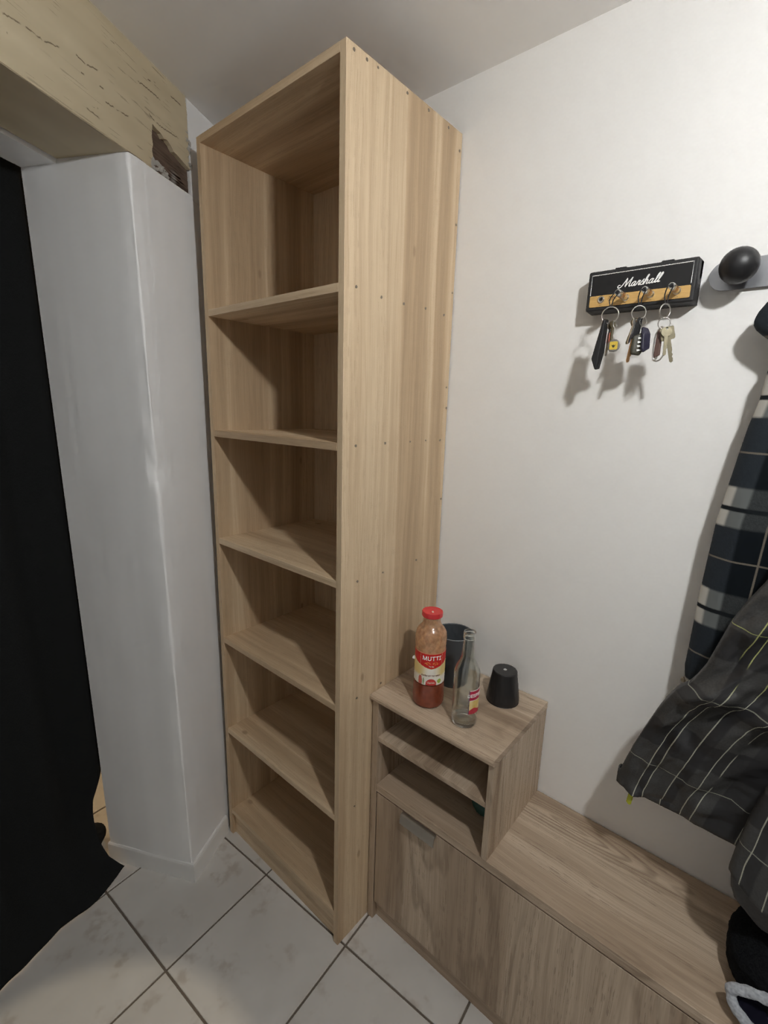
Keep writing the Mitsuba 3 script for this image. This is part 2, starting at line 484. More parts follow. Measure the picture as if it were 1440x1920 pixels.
# ------------------------------------------------------------------ the setting
# floor bed with grout joints, and every tile by itself
ROOM = Polygon([(2.70, 0.0), (2.70, -2.50), tuple(lw(-2.16, 0, 0)[:2]), tuple(lw(0.66, 0, 0)[:2])]).buffer(0)
NEXT = Polygon([tuple(lw(u, n, 0)[:2]) for u, n in ((0.95, -0.30), (-1.6, -0.30), (-1.6, -2.3), (0.95, -2.3))])
DOOR = Polygon([tuple(lw(u, n, 0)[:2]) for u, n in ((0, 0.05), (-1.0, 0.05), (-1.0, -0.35), (0, -0.35))])
AREA = unary_union([ROOM, NEXT, DOOR]).buffer(0.02)
struct('floor', prism(AREA.buffer(0.15, join_style=2), -0.06, -0.0035), 'mat_grout', 'floor of pale mottled ceramic tiles with dark joints')
TA, TS, TX, TY = 0.0753, 0.3346, -0.0837, -0.7706
_ct, _st = math.cos(TA), math.sin(TA)
for i in range(-9, 11):
    for j in range(-8, 6):
        g = 0.0030
        q = [(i * TS + g, j * TS + g), ((i + 1) * TS - g, j * TS + g), ((i + 1) * TS - g, (j + 1) * TS - g), (i * TS + g, (j + 1) * TS - g)]
        c = [(TX + a * _ct - b * _st, TY + a * _st + b * _ct) for a, b in q]
        if not Polygon(c).intersects(AREA):
            continue
        ins = Polygon(c).buffer(-0.0012, join_style=2).exterior.coords[:4]
        obj('floor', 'tile', hull([(x, y, -0.03) for x, y in c] + [(x, y, -0.0012) for x, y in c] + [(x, y, 0.0) for x, y in ins]), 'mat_tile')

struct('ceiling', prism(AREA.buffer(0.15, join_style=2), H_CEIL, H_CEIL + 0.1), 'mat_ceiling', 'plain off-white plaster ceiling')
struct('wall_right', bx(-0.57, 2.70, 0.0, 0.1, 0.0, H_CEIL, 0), 'mat_wall', 'smooth white painted wall behind the bookcase, bench and coats')
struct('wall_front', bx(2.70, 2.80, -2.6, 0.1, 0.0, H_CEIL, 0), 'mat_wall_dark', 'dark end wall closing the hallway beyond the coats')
struct('wall_back', bx(1.05, 2.70, -2.60, -2.50, 0.0, H_CEIL, 0), 'mat_wall_dull', 'white wall behind the photographer')

# left wall: thick old wall with a doorway, its end standing like a pillar beside the bookcase
_c1 = 0.65 - 0.02
foot = Polygon([(0, 0), (_c1, 0), (0.79, -0.30), (0, -0.30)])


def leanblock(u0, u1, n0, n1, z0, z1):
    return hull([(u, n, z) for u in (u0, u1) for n in (n0, n1) for z in (z0, z1)])


def pier():
    """the pier up to the beam: a gridded skin so that its corner and faces can be uneven"""
    zs = np.linspace(0, 2.0095, 81)
    us = np.concatenate([np.linspace(0, 0.03, 7), np.linspace(0.045, 0.25, 12), [0.4, _c1]])
    ns = np.concatenate([-np.linspace(0, 0.03, 7), -np.linspace(0.05, 0.29, 11), [-0.30]])
    rows = []
    path = [(u, 0.0) for u in us[::-1]] + [(0.0, n) for n in ns[1:]] + [(0.79, -0.30)]
    for z in zs:
        r = []
        for (u, n) in path:
            k = max(0.0, 1 - math.hypot(u, n) / 0.03)
            w = meshkit.noise(np.array([u * 9 + 3, n * 9, z * 6.0]))
            d = (w - 0.5) * 0.004
            cor = k * ((meshkit.noise(np.array([4.2, 1.1, z * 23.0])) - 0.5) * 0.004 + 0.002)
            dent = k * 0.012 * math.exp(-((z - 1.29) / 0.028) ** 2) + k * 0.006 * math.exp(-((z - 1.40) / 0.012) ** 2)
            du = (cor + dent) if u < 0.03 else 0
            dn = -(cor + dent) if n > -0.03 else 0
            if n == 0 and 0 < u < 0.3:
                dn += d
            if u == 0 and -0.29 < n < 0:
                du -= d
            r.append((u + du, n + dn, z))
        rows.append(r)
    P = np.array(rows)
    m, _ = sheet(P, wrap=True)
    k = len(path)
    cap = [Polygon([(a, b) for a, b, _ in P[i]]) for i in (0, -1)]
    v, f = m.vertices, m.faces
    faces = [f]
    base = len(v)
    extra = []
    for i, z in ((0, 0.0), (len(zs) - 1, 2.0095)):
        cv, cf = trimesh.creation.triangulate_polygon(cap[0 if i == 0 else 1], engine='earcut')
        extra.append(np.column_stack([cv, np.full(len(cv), z)]))
        faces.append(np.asarray(cf) + base)
        base += len(cv)
    return trimesh.Trimesh(np.vstack([v] + extra), np.vstack(faces), process=False)


upper = union(leanblock(0.235, _c1, -0.194, 0, 2.0, H_CEIL), leanblock(-1.0, 0.74, -0.30, -0.196, 2.0, H_CEIL), leanblock(-1.0, -2.16, -0.30, 0, 0, H_CEIL))
struct('wall_left', lw_mesh(cat(pier(), upper)), 'mat_plaster', 'thick white plastered wall end beside the doorway, with uneven cracked corner', smooth=35)

# skirting round the wall end
SK = [(-0.004, -0.296), (-0.004, 0.004), (0.19, 0.004)]


def skirting(p, q, nx, out):
    t, h = 0.010, 0.066
    prof = [(0, 0), (t, 0), (t, h - 0.008), (t - 0.003, h - 0.002), (t - 0.006, h), (0, h)]
    pts = []
    for end in (p, q):
        pts.append([(end[0] + nx[0] * a + (0 if end is p else 0), end[1] + nx[1] * a, b) for a, b in prof])
    return pts


def skirt_mesh(line, offs):
    """line of (u, n) corners, mitred outwards by the offset vectors offs"""
    t, h = 0.010, 0.066
    prof = [(0, 0), (1, 0), (1, h - 0.008), (0.75, h - 0.002), (0.4, h), (0, h)]
    P = np.array([[(c[0] + o[0] * a * t, c[1] + o[1] * a * t, b) for a, b in prof] for c, o in zip(line, offs)])
    m, _ = sheet(P, wrap=True)
    n = len(prof)
    k = len(line)
    fs = [m.faces]
    for base in (0, (k - 1) * n):
        fs.append(np.array([[base, base + i, base + i + 1] for i in range(1, n - 1)]))
    return trimesh.Trimesh(m.vertices, np.vstack(fs), process=False)


struct('baseboard_left', lw_mesh(skirt_mesh([(0.006, -0.302), (0.006, -0.001), (0.187, -0.001)], [(-1, -0.6), (-1, 1), (0, 1)])), 'mat_white_gloss',
       'low white skirting wrapped round the foot of the wall end')

# walls of the next room, seen only as light and floor past the curtain
struct('wall_next_room_side', lw_mesh(leanblock(0.95, 1.05, -2.3, -0.31, 0, H_CEIL)), 'mat_wall', 'side wall of the room beyond the curtain')
struct('wall_next_room_far', lw_mesh(leanblock(-1.7, 1.05, -2.4, -2.3, 0, H_CEIL)), 'mat_wall', 'far wall of the room beyond the curtain')
struct('wall_next_room_end', lw_mesh(leanblock(-1.7, -1.6, -2.3, -0.31, 0, H_CEIL)), 'mat_wall', 'end wall of the room beyond the curtain')

# ------------------------------------------------------------------ beam over the doorway
beam = thing('beam', 'tan painted old wooden beam over the doorway, its paint broken off at one end', 'beam')
BZ = 2.010
core = leanblock(-1.0, 0.232, -0.192, -0.010, BZ + 0.004, H_CEIL - 0.001)
obj(beam, 'core', lw_mesh(core), 'mat_old_wood', label='bare dark weathered wood showing in the hole')
hole = [(0.090, 2.107), (0.105, 2.1035), (0.120, 2.102), (0.128, 2.095), (0.140, 2.0985), (0.155, 2.092), (0.165, 2.083), (0.178, 2.082), (0.195, 2.078), (0.214, 2.073), (0.232, 2.070),
        (0.260, 2.068), (0.260, 1.99), (0.078, 1.99), (0.0735, 2.018), (0.077, 2.030), (0.083, 2.036), (0.081, 2.050), (0.0865, 2.062), (0.084, 2.080)]
edge_r = [(0.2315, z) for z in (BZ, 2.06)] + [(0.226, 2.066), (0.232, 2.075), (0.222, 2.084), (0.229, 2.09), (0.2245, 2.10), (0.231, 2.106), (0.227, 2.12), (0.231, 2.14), (0.229, 2.17), (0.232, 2.2), (0.228, H_CEIL)]
edge_b = []
for u in np.linspace(-0.99, 0.06, 60):
    edge_b.append((u, BZ + 0.003 * (meshkit.noise(np.array([u * 30, 0.5, 2.0])) - 0.5)))
coat = Polygon([(-1.0, H_CEIL), (-1.0, BZ)] + edge_b + [(0.09, BZ)] + edge_r).buffer(0) - Polygon(hole)
coat_m = upright(coat, -0.010, 0.0015)
coat_front = lw_mesh(coat_m)
coat_under = lw_mesh(leanblock(-1.0, -0.001, -0.192, -0.0002, BZ - 0.001, BZ + 0.0035))
obj(beam, 'paint_coat', cat(coat_front, coat_under), 'mat_beam_paint', label='tan paint with long cracks')
spl = []
for k in range(9):
    z = 2.022 + 0.0058 * k + rng.uniform(-0.001, 0.001)
    u0, u1 = 0.085 + rng.uniform(0, 0.06), 0.228 - rng.uniform(0, 0.03)
    th = rng.uniform(0.0012, 0.0026)
    d = rng.uniform(-0.0098, -0.0015) if k < 5 else rng.uniform(-0.0098, -0.007)
    spl.append(hull([(u0, -0.011, z), (u0 + 0.02, d - 0.003, z + th), (u0 + 0.03, d - 0.003, z - th), (u1, -0.011, z + th * 0.5 - 0.004), (u1 - 0.02, d, z + th - 0.003), (u1 - 0.015, d, z - th - 0.003)]))
for m_ in spl:
    obj(beam, 'splinter', lw_mesh(m_), 'mat_old_wood')
crumb = []
for k in range(26):
    u, z = rng.uniform(0.084, 0.15), 0
    z = rng.uniform(2.016, 2.045 - 0.25 * (u - 0.084))
    s = rng.uniform(0.003, 0.007)
    crumb.append(hull(np.array([u, -0.009, z]) + rng.normal(0, 1, (14, 3)) * [s, 0.0012, s * 0.6]))
obj(beam, 'plaster_crumbs', lw_mesh(cat(*crumb)), 'mat_filler', label='grey-white crumbling plaster under the hole', kind='stuff')
flk = []
for k in range(14):
    u, z = 0.229 + rng.uniform(-0.008, 0.004), rng.uniform(2.07, 2.16)
    flk.append(hull([(u, 0.0005, z), (u + 0.008, 0.0022, z + rng.uniform(0.002, 0.008)), (u + 0.009, 0.0005, z - 0.004), (u - 0.004, 0.0022, z + 0.002), (u + 0.009, -0.002, z), (u, -0.002, z + 0.004)]))
obj(beam, 'plaster_smear', lw_mesh(cat(*flk)), 'mat_filler', label='rough white plaster edge', kind='stuff')

# ------------------------------------------------------------------ bookcase
W, D, H, TH = 0.5429, 0.4017, 2.124, 0.0174
book = thing('bookcase', 'tall narrow empty light oak bookcase standing in the corner', 'bookcase')
obj(book, 'side_panel', bx(0, TH, -D, -0.004, 0, H, 0.0008), 'mat_oak_upright')
sp = obj(book, 'side_panel', bx(W - TH, W, -D, -0.004, 0, H, 0.0008), 'mat_oak_upright')
obj(book, 'top_panel', bx(TH, W - TH, -D, -0.004, H - TH, H, 0.0006), 'mat_oak_across')
for z in (1.7118, 1.3888, 1.0700, 0.7458, 0.4208, 0.1048):
    obj(book, 'shelf', bx(TH, W - TH, -D, -0.0255, z - TH, z, 0.0006), 'mat_oak_across')
obj(book, 'kick_board', bx(TH, W - TH, -D + 0.012, -D + 0.012 + TH, 0.0, 0.1048 - TH, 0.0006), 'mat_oak_across')
obj(book, 'back_panel', bx(TH, W - TH, -0.025, -0.008, 0.0, H - TH, 0.0), 'mat_oak_upright')
SCREWS = [(-0.382, 2.113), (-0.347, 2.114), (-0.315, 2.116), (-0.222, 2.114), (-0.145, 2.115), (-0.065, 2.113), (-0.013, 2.084), (-0.011, 1.921), (-0.367, 1.708), (-0.288, 1.702), (-0.209, 1.702),
          (-0.124, 1.706), (-0.044, 1.703), (-0.011, 1.762), (-0.361, 1.382), (-0.261, 1.384), (-0.164, 1.384), (-0.098, 1.385), (-0.031, 1.384), (-0.009, 1.47), (-0.014, 1.524), (-0.348, 1.06),
          (-0.255, 1.059), (-0.116, 1.06), (-0.010, 1.218), (-0.343, 0.745), (-0.25, 0.745), (-0.344, 0.42)]
for y, z in SCREWS:
    r = 0.0032 if random.random() < 0.6 else 0.0024
    c = trimesh.creation.cylinder(r, 0.0012, sections=12)
    c.apply_transform(trimesh.transformations.rotation_matrix(math.pi / 2, (0, 1, 0)))
    c.apply_translation((W + 0.0001, y, z))
    obj(sp, 'screw', c, 'mat_screw')

# ------------------------------------------------------------------ bench with cubby
bench = thing('bench', 'grey-brown oak hallway bench with flap door and raised cubby at its end', 'bench')
BX0, BX1, BY, ZB, ZT = 0.5462, 2.10, -0.2837, 0.4639, 0.7332
obj(bench, 'bench_top', bx(BX0 + 0.0205, BX1, BY, -0.002, ZB - 0.0225, ZB, 0.0010), 'mat_sonoma_along')
obj(bench, 'side_panel', bx(BX0, BX0 + 0.020, BY, -0.002, 0.0, 0.7155, 0.0007), 'mat_sonoma_upright')
obj(bench, 'side_panel', bx(BX1 - 0.020, BX1, BY, -0.002, 0.0, ZB - 0.023, 0.0007), 'mat_sonoma_upright')
fd = obj(bench, 'flap_door', bx(BX0 + 0.0235, 1.415, BY + 0.001, BY + 0.018, 0.066, ZB - 0.0265, 0.0008), 'mat_sonoma_upright')
obj(bench, 'flap_door', bx(1.419, BX1 - 0.023, BY + 0.001, BY + 0.018, 0.066, ZB - 0.0265, 0.0008), 'mat_sonoma_upright')
# edge pull on the flap: a bent strip hooked over its upper edge
prof = Polygon([(BY + 0.004, 0.4372), (BY - 0.006, 0.4372), (BY - 0.010, 0.4345), (BY - 0.013, 0.418), (BY - 0.013, 0.410), (BY - 0.0105, 0.410), (BY - 0.0105, 0.417), (BY - 0.0075, 0.4325), (BY + 0.004, 0.4352)])
hm = prism(prof, 0.660, 0.766)
hm.vertices = hm.vertices[:, [2, 0, 1]]
hm.invert()
obj(fd, 'handle', hm, 'mat_alu', label='brushed grey metal edge pull')
obj(bench, 'plinth', bx(BX0 + 0.020, BX1 - 0.020, -0.2665, -0.250, 0.0, 0.085, 0.0005), 'mat_sonoma_along')
obj(bench, 'back_panel', bx(BX0 + 0.020, BX1 - 0.020, -0.010, -0.003, 0.0, ZB - 0.023, 0.0), 'mat_sonoma_along')
# cubby on top
ct = Polygon([(-0.002, 0.7157), (-0.286, 0.7157), (-0.2915, 0.7175), (-0.294, 0.7215), (-0.294, 0.7275), (-0.2915, 0.7315), (-0.286, ZT), (-0.002, ZT)])
cm = prism(ct, BX0 - 0.001, 0.9031)
cm.vertices = cm.vertices[:, [2, 0, 1]]
cm.invert()
obj(bench, 'cubby_top', cm, 'mat_sonoma_along', smooth=30)
obj(bench, 'cubby_side', bx(0.8880, 0.9024, BY - 0.001, -0.002, ZB + 0.0002, 0.7155, 0.0007), 'mat_sonoma_upright')
obj(bench, 'cubby_shelf', bx(BX0 + 0.0202, 0.8878, BY + 0.002, -0.009, 0.5965, 0.6105, 0.0007), 'mat_sonoma_deep')
obj(bench, 'cubby_back', bx(BX0 + 0.0202, 0.8878, -0.008, -0.0025, ZB + 0.0005, 0.7155, 0.0), 'mat_sonoma_along')

# green bundle in the lower pigeonhole
gb = m3.Manifold.batch_hull([m3.Manifold.sphere(r, 24).translate(c) for r, c in ((0.039, (0.836, -0.165, 0.5035)), (0.030, (0.800, -0.130, 0.520)), (0.040, (0.834, -0.100, 0.5045)), (0.028, (0.845, -0.14, 0.535)))]).to_mesh()
gm = trimesh.Trimesh(np.array(gb.vert_properties[:, :3]), np.array(gb.tri_verts))
obj(None, 'bundle', gm, 'mat_teal', smooth=True)
labels['bundle'] = {'label': 'dark green rounded bundle lying in the lower pigeonhole of the bench', 'category': 'bundle'}

# ------------------------------------------------------------------ things on the cubby
# tomato sauce bottle
MX, MY = 0.671, -0.212
sauce = thing('sauce_bottle', 'tomato sauce bottle with red cap, label and a little sauce left at the bottom', 'bottle')
SM = [(0.0, .7345), (.030, .7345), (.0365, .7365), (.0393, .742), (.0396, .755), (.0388, .785), (.0378, .80), (.0374, .830), (.0373, .872), (.0376, .886), (.0384, .900), (.0390, .913), (.0386, .922), (.0368, .930), (.0325, .9375), (.0275, .943),
      (.0238, .948), (.0220, .953), (.0213, .959), (.0212, .972)]


def film(p, n, uv):
    dx, dy = p.x - MX, p.y - MY
    s = fbm(dx * 190.0 + 3.0, dy * 190.0, p.z * 120.0)
    drip = noise(dx * 170.0, dy * 170.0, p.z * 16.0)
    lo = sstep(0.905, 0.86, p.z)
    col = mix((0.46, 0.215, 0.10), (0.60, 0.36, 0.20), s)
    return mix(col, (0.30, 0.075, 0.03), 0.35 * lo * drip + 0.15 * sstep(0.55, 0.75, drip))


def film_w(p, n, uv):
    dx, dy = p.x - MX, p.y - MY
    s = fbm(dx * 150.0 + 3.0, dy * 150.0, p.z * 90.0)
    return dr.clip(0.60 + 0.75 * (s - 0.5) + 0.28 * sstep(0.955, 0.89, p.z), 0.25, 0.95)


scene['mat_film'] = {'type': 'blendbsdf', 'weight': mikit.proc(film_w), 'a_clear': {'type': 'thindielectric', 'int_ior': 1.5},
                     'b_film': {'type': 'twosided', 'bsdf': {'type': 'principled', 'base_color': mikit.proc(film), 'roughness': 0.16, 'specular': 0.6, 'clearcoat': 0.8, 'clearcoat_gloss': 0.95}}}
obj(sauce, 'glass', lathe(SM[6:], (MX, MY, 0)), 'mat_film', smooth=True, label='glass smeared inside with sauce')
mat('sauce', lambda p, n, uv: mix((0.115, 0.018, 0.007), (0.21, 0.045, 0.018), fbm((p.x - MX) * 80.0, (p.y - MY) * 80.0, p.z * 60.0)), 0.22, spec=0.5, clearcoat=1.0, clearcoat_gloss=0.95)
obj(sauce, 'sauce_rest', lathe(SM[:6] + [(.0380, .797), (0.0, .797)], (MX, MY, 0)), 'mat_sauce', smooth=40, label='dark red sauce left in the bottom')
lid = [(0.0, .9808), (.0205, .9812), (.0228, .9822), (.0248, .9818), (.0258, .9800), (.0258, .9718), (.0252, .9694), (.0240, .9688), (.0222, .9696), (.0222, .974), (0, .974)]
obj(sauce, 'lid', lathe(lid[::-1], (MX, MY, 0)), 'mat_red_lid', smooth=40, label='red metal twist cap')
# label: angle 0 faces the camera
LA = math.atan2(CAM[1] - MY, CAM[0] - MX) + 0.12
LR, LZ0, LZ1 = 0.0382, 0.800, 0.886


def wrap_cyl(m, cx, cy, r, ang, z0):
    """flat lettering in xy (extruded along z) bent round a standing cylinder: +x runs to the right as seen from outside"""
    v = np.array(m.subdivide().vertices) if len(m.faces) < 4000 else np.array(m.vertices)
    mm = m.subdivide() if len(m.faces) < 4000 else m
    a = ang + v[:, 0] / r
    rr = r + v[:, 2]
    return trimesh.Trimesh(np.stack([cx + rr * np.cos(a), cy + rr * np.sin(a), z0 + v[:, 1]], 1), mm.faces, process=False)


def label_band(cx, cy, r, ang, half, z0, z1, n=40, m=24, wave=0.0):
    a = np.linspace(-half, half, n)
    z = np.linspace(z0, z1, m)
    A, Z = np.meshgrid(a, z)
    P = np.stack([cx + r * np.cos(ang + A), cy + r * np.sin(ang + A), Z - wave * np.abs(A) * (Z < z1 - 0.02)], -1)
    return sheet(P, np.stack([A * r, Z - z0], -1), 0.0005)


def sauce_label(p, n, uv):
    x, y = uv.x, uv.y                      # metres
    white = mi.Color3f(0.78, 0.74, 0.66)
    side = sstep(0.004, 0.030, dr.abs(x) + 0.10 * (y - 0.04))
    col = mix(white, (0.70, 0.50, 0.10), 0.75 * side * sstep(0.018, 0.030, y))
    # red shield, its lower edge a shallow point
    lower = 0.0445 + 0.36 * dr.abs(x) * (0.55 + 8.0 * dr.abs(x))
    red = sstep(lower - 0.0004, lower + 0.0004, y)
    col = mix(col, (0.72, 0.55, 0.30), sstep(lower - 0.0018, lower - 0.0012, y) * 0.8)
    col = mix(col, (0.50, 0.022, 0.020), red)
    rim = sstep(0.0830, 0.0836, y)
    col = mix(col, (0.60, 0.28, 0.16), rim * 0.8)
    frame = (1 - sstep(0.0005, 0.0010, dr.abs(dr.abs(x) - 0.0285))) * red
    col = mix(col, (0.62, 0.22, 0.15), frame)
    # orange ornaments in the shield
    orn = (1 - sstep(0.0042, 0.0052, dr.sqrt(dr.square((dr.abs(x) - 0.0098) * 0.62) + dr.square((y - 0.0585) * 1.2)))) * sstep(0.38, 0.52, noise(x * 620.0, y * 620.0, 3.0))
    col = mix(col, (0.70, 0.22, 0.06), orn)
    # red oval at the foot, tomato halves and stems at the left, green seal at the right
    oval = 1 - sstep(0.95, 1.05, dr.sqrt(dr.square((x - 0.001) / 0.0135) + dr.square((y - 0.004) / 0.0135)))
    col = mix(col, (0.52, 0.05, 0.045), oval)
    tom = (1 - sstep(0.9, 1.05, dr.sqrt(dr.square((x + 0.0275) / 0.0055) + dr.square((y - 0.008) / 0.016))))
    col = mix(col, (0.50, 0.06, 0.035), tom * 0.9)
    leaf = (1 - sstep(0.9, 1.1, dr.sqrt(dr.square((x + 0.0185) / 0.0022) + dr.square((y - 0.010) / 0.009))))
    col = mix(col, (0.16, 0.24, 0.06), leaf * 0.8)
    d = dr.sqrt(dr.square(x - 0.0225) + dr.square(y - 0.010))
    col = mix(col, (0.50, 0.58, 0.14), 1 - sstep(0.0058, 0.0064, d))
    col = mix(col, (0.20, 0.38, 0.05), (1 - sstep(0.0006, 0.0014, dr.abs(d - 0.0033))))
    return col


mat('sauce_label', sauce_label, 0.45, spec=0.4)
lm, luv = label_band(MX, MY, LR, LA, 1.55, LZ0, LZ1)
slab = obj(sauce, 'label', lm, 'mat_sauce_label', smooth=True, uv=luv, label='red, yellow and white paper label')


def lettering(text, h, x, y, cx, cy, r, ang, z0, bold=True):
    t = meshkit.text_mesh(text, h, 0.0003, bold)
    w = t.bounds[1][0] - t.bounds[0][0]
    t.apply_translation((x - w / 2 - t.bounds[0][0], y, 0))
    return wrap_cyl(t, cx, cy, r, ang, z0)


obj(slab, 'lettering', lettering('MUTTI', 0.0105, 0.001, 0.0675, MX, MY, LR + 0.0004, LA, LZ0), 'mat_white_print', label='white brand lettering')
mat('red_print', (0.55, 0.10, 0.08), 0.5)
mat('brown_print', (0.16, 0.07, 0.05), 0.5)
obj(slab, 'lettering', lettering('Purée de Tomates', 0.0042, 0.000, 0.0245, MX, MY, LR + 0.0004, LA, LZ0), 'mat_brown_print', label='small dark lettering')
mat('pale_print', (0.75, 0.60, 0.52), 0.5)
obj(slab, 'lettering', lettering('Parma', 0.0032, 0.000, 0.0500, MX, MY, LR + 0.0004, LA, LZ0), 'mat_pale_print', label='tiny pale lettering')
obj(slab, 'lettering', lettering('Classic', 0.0042, 0.001, 0.0055, MX, MY, LR + 0.0004, LA, LZ0), 'mat_pale_print', label='tiny pale lettering')
# torn label corner curling away at the left
a_ = LA - 1.45
tc = np.array([MX + 0.040 * math.cos(a_), MY + 0.040 * math.sin(a_), 0.858])
obj(slab, 'torn_corner', hull(tc + np.array([(0, 0, 0.006), (0.001, 0.001, -0.006), (-0.004, -0.003, -0.004), (-0.0035, -0.0035, 0.001), (0, 0.0006, 0)])), 'mat_white_print', label='torn white paper curl')

# clear long-neck bottle
DX, DY = 0.7832, -0.2202
beer = thing('beer_bottle', 'empty clear glass long-neck bottle with a red and yellow label', 'bottle')
ZB0 = ZT + 0.0003


def up(pr, z):
    return [(r, zz + z) for r, zz in pr]


def dense(pr):
    p = np.array(pr, float)
    return spline(p, 4)


body_o = dense(up([(.0308, .012), (.0308, .060), (.0308, .128), (.0300, .137), (.0270, .148), (.0225, .157), (.0185, .166), (.0163, .176), (.0150, .190), (.0141, .208), (.0138, .218)], ZB0))
lip_o = np.array(up([(.0148, .2190), (.0151, .2215), (.0148, .2245), (.0139, .2262), (.0137, .2280), (.0144, .2295), (.0146, .2330), (.0139, .2350), (.0125, .2354), (.0116, .2340)], ZB0))
body_i = body_o[::-1] - np.array([0.0021, 0])
foot_o = np.array(up([(0.0, .004), (.018, .003), (.0235, .0), (.0275, .0008), (.0300, .0045)], ZB0))
foot_i = np.array(up([(.0262, .0098), (.0200, .0085), (.0100, .0105), (0.0, .0125)], ZB0))
body_i[-1] = (.0285, ZB0 + .0130)
obj(beer, 'glass', cat(lathe(body_o, (DX, DY, 0), 72), lathe(body_i[:-1], (DX, DY, 0), 72)), 'mat_thin_glass', smooth=True)
obj(beer, 'thick_base', lathe(np.vstack([foot_o, [(.0307, ZB0 + .0118), (.0289, ZB0 + .0124)], foot_i]), (DX, DY, 0), 72), 'mat_glass', smooth=True, label='thick glass foot')
obj(beer, 'mouth', lathe(np.vstack([[(.0119, ZB0 + .2182)], [(.0138, ZB0 + .2182)], lip_o, [(.0112, ZB0 + .2300), (.0119, ZB0 + .2182)]]), (DX, DY, 0), 72), 'mat_glass', smooth=True, label='rounded glass mouth')


def beer_label(p, n, uv):
    x, y = uv.x, uv.y
    col = mix((0.62, 0.43, 0.09), (0.70, 0.56, 0.30), noise(x * 120.0, y * 120.0, 2.0))
    diag = x * 0.9 + y
    col = mix(col, (0.42, 0.03, 0.05), sstep(0.50, 0.56, noise(x * 60.0 + 2.0, y * 40.0, 6.0)) * (1 - sstep(0.030, 0.034, y)))
    box_ = sstep(0.0355, 0.0360, y) * (1 - sstep(0.0590, 0.0595, y))
    col = mix(col, (0.75, 0.72, 0.68), sstep(0.0340, 0.0343, y))
    col = mix(col, (0.36, 0.020, 0.055), box_)
    edge = dr.minimum(dr.abs(x + 0.031), dr.abs(x - 0.031))
    return mix((0.09, 0.06, 0.12), col, sstep(0.0008, 0.0016, edge))


mat('beer_label', beer_label, 0.4, spec=0.4)
VA = math.atan2(CAM[1] - DY, CAM[0] - DX)
BA = VA + 1.28
bm, buv = label_band(DX, DY, 0.0312, BA, 1.0, ZB0 + 0.040, ZB0 + 0.101)
bl = obj(beer, 'label', bm, 'mat_beer_label', smooth=True, uv=buv, label='red and yellow label facing away to the right')
obj(bl, 'lettering', lettering('DESPERADOS', 0.0078, 0.0, 0.0435, DX, DY, 0.0315, BA, ZB0 + 0.040), 'mat_white_print', label='white brand lettering')

# dark cup behind the sauce bottle
CX, CY = 0.6622, -0.0881
cup = thing('cup', 'dark slate grey open cup standing behind the sauce bottle', 'cup')
cz = ZT + 0.0003
obj(cup, 'body', lathe([(0, cz), (.0405, cz), (.0430, cz + .0015), (.0440, cz + .005), (.0515, cz + .1405), (.0520, cz + .1425), (.0512, cz + .1440), (.0498, cz + .1436), (.0490, cz + .141), (.0415, cz + .008), (.038, cz + .0055), (0, cz + .005)], (CX, CY, 0)), 'mat_grey_cup', smooth=40)
rm = lathe([(.0516, cz + .1415), (.0526, cz + .1425), (.0526, cz + .1437), (.0514, cz + .1448), (.0500, cz + .1446), (.0494, cz + .1436)], (CX, CY, 0))
mat('cup_rim', (0.11, 0.12, 0.13), 0.4)
obj(cup, 'rim', rm, 'mat_cup_rim', smooth=True, label='lighter grey rim')

# small black cone-shaped speaker
SX, SY = 0.8106, -0.0735
spk = thing('speaker', 'small black cone-shaped speaker with a flat top beside the clear bottle', 'speaker')
obj(spk, 'body', lathe(dense([(0, cz), (.0375, cz), (.0400, cz + .0015), (.0413, cz + .006), (.0408, cz + .014), (.0385, cz + .030), (.0352, cz + .052), (.0327, cz + .068), (.0314, cz + .0785), (.0309, cz + .0830), (.0298, cz + .0843)]) , (SX, SY, 0)), 'mat_black_soft', smooth=True)
mat('black_gloss', (0.010, 0.010, 0.011), 0.20, spec=0.5)
obj(spk, 'top_disc', lathe([(.0300, cz + .0840), (.0296, cz + .0850), (.028, cz + .0853), (0, cz + .0853)], (SX, SY, 0)), 'mat_black_gloss', smooth=30, label='glossier flat top')

mat('pale_dot', (0.38, 0.38, 0.38), 0.4)
obj(spk, 'touch_dot', lathe([(.0046, cz + .0851), (.0042, cz + .0857), (0, cz + .0857)], (SX, SY, 0), 24), 'mat_pale_dot', smooth=30, label='small pale touch dot in the middle of the top')
lp_ = [ring((MX + 0.006 * math.cos(LA) + o * math.cos(LA), MY + 0.006 * math.sin(LA) + o * math.sin(LA), .9812), .0018, .0006) for o in (-.0022, .0022)]
for q_ in lp_:
    v_ = q_.vertices - q_.vertices.mean(0)
    q_.vertices = q_.vertices.mean(0) + np.stack([v_[:, 0], v_[:, 2], np.clip(v_[:, 1], -.0003, .0003)], 1)
obj(sauce, 'lid_print', cat(*lp_), 'mat_pale_print', label='small pale print on the cap')

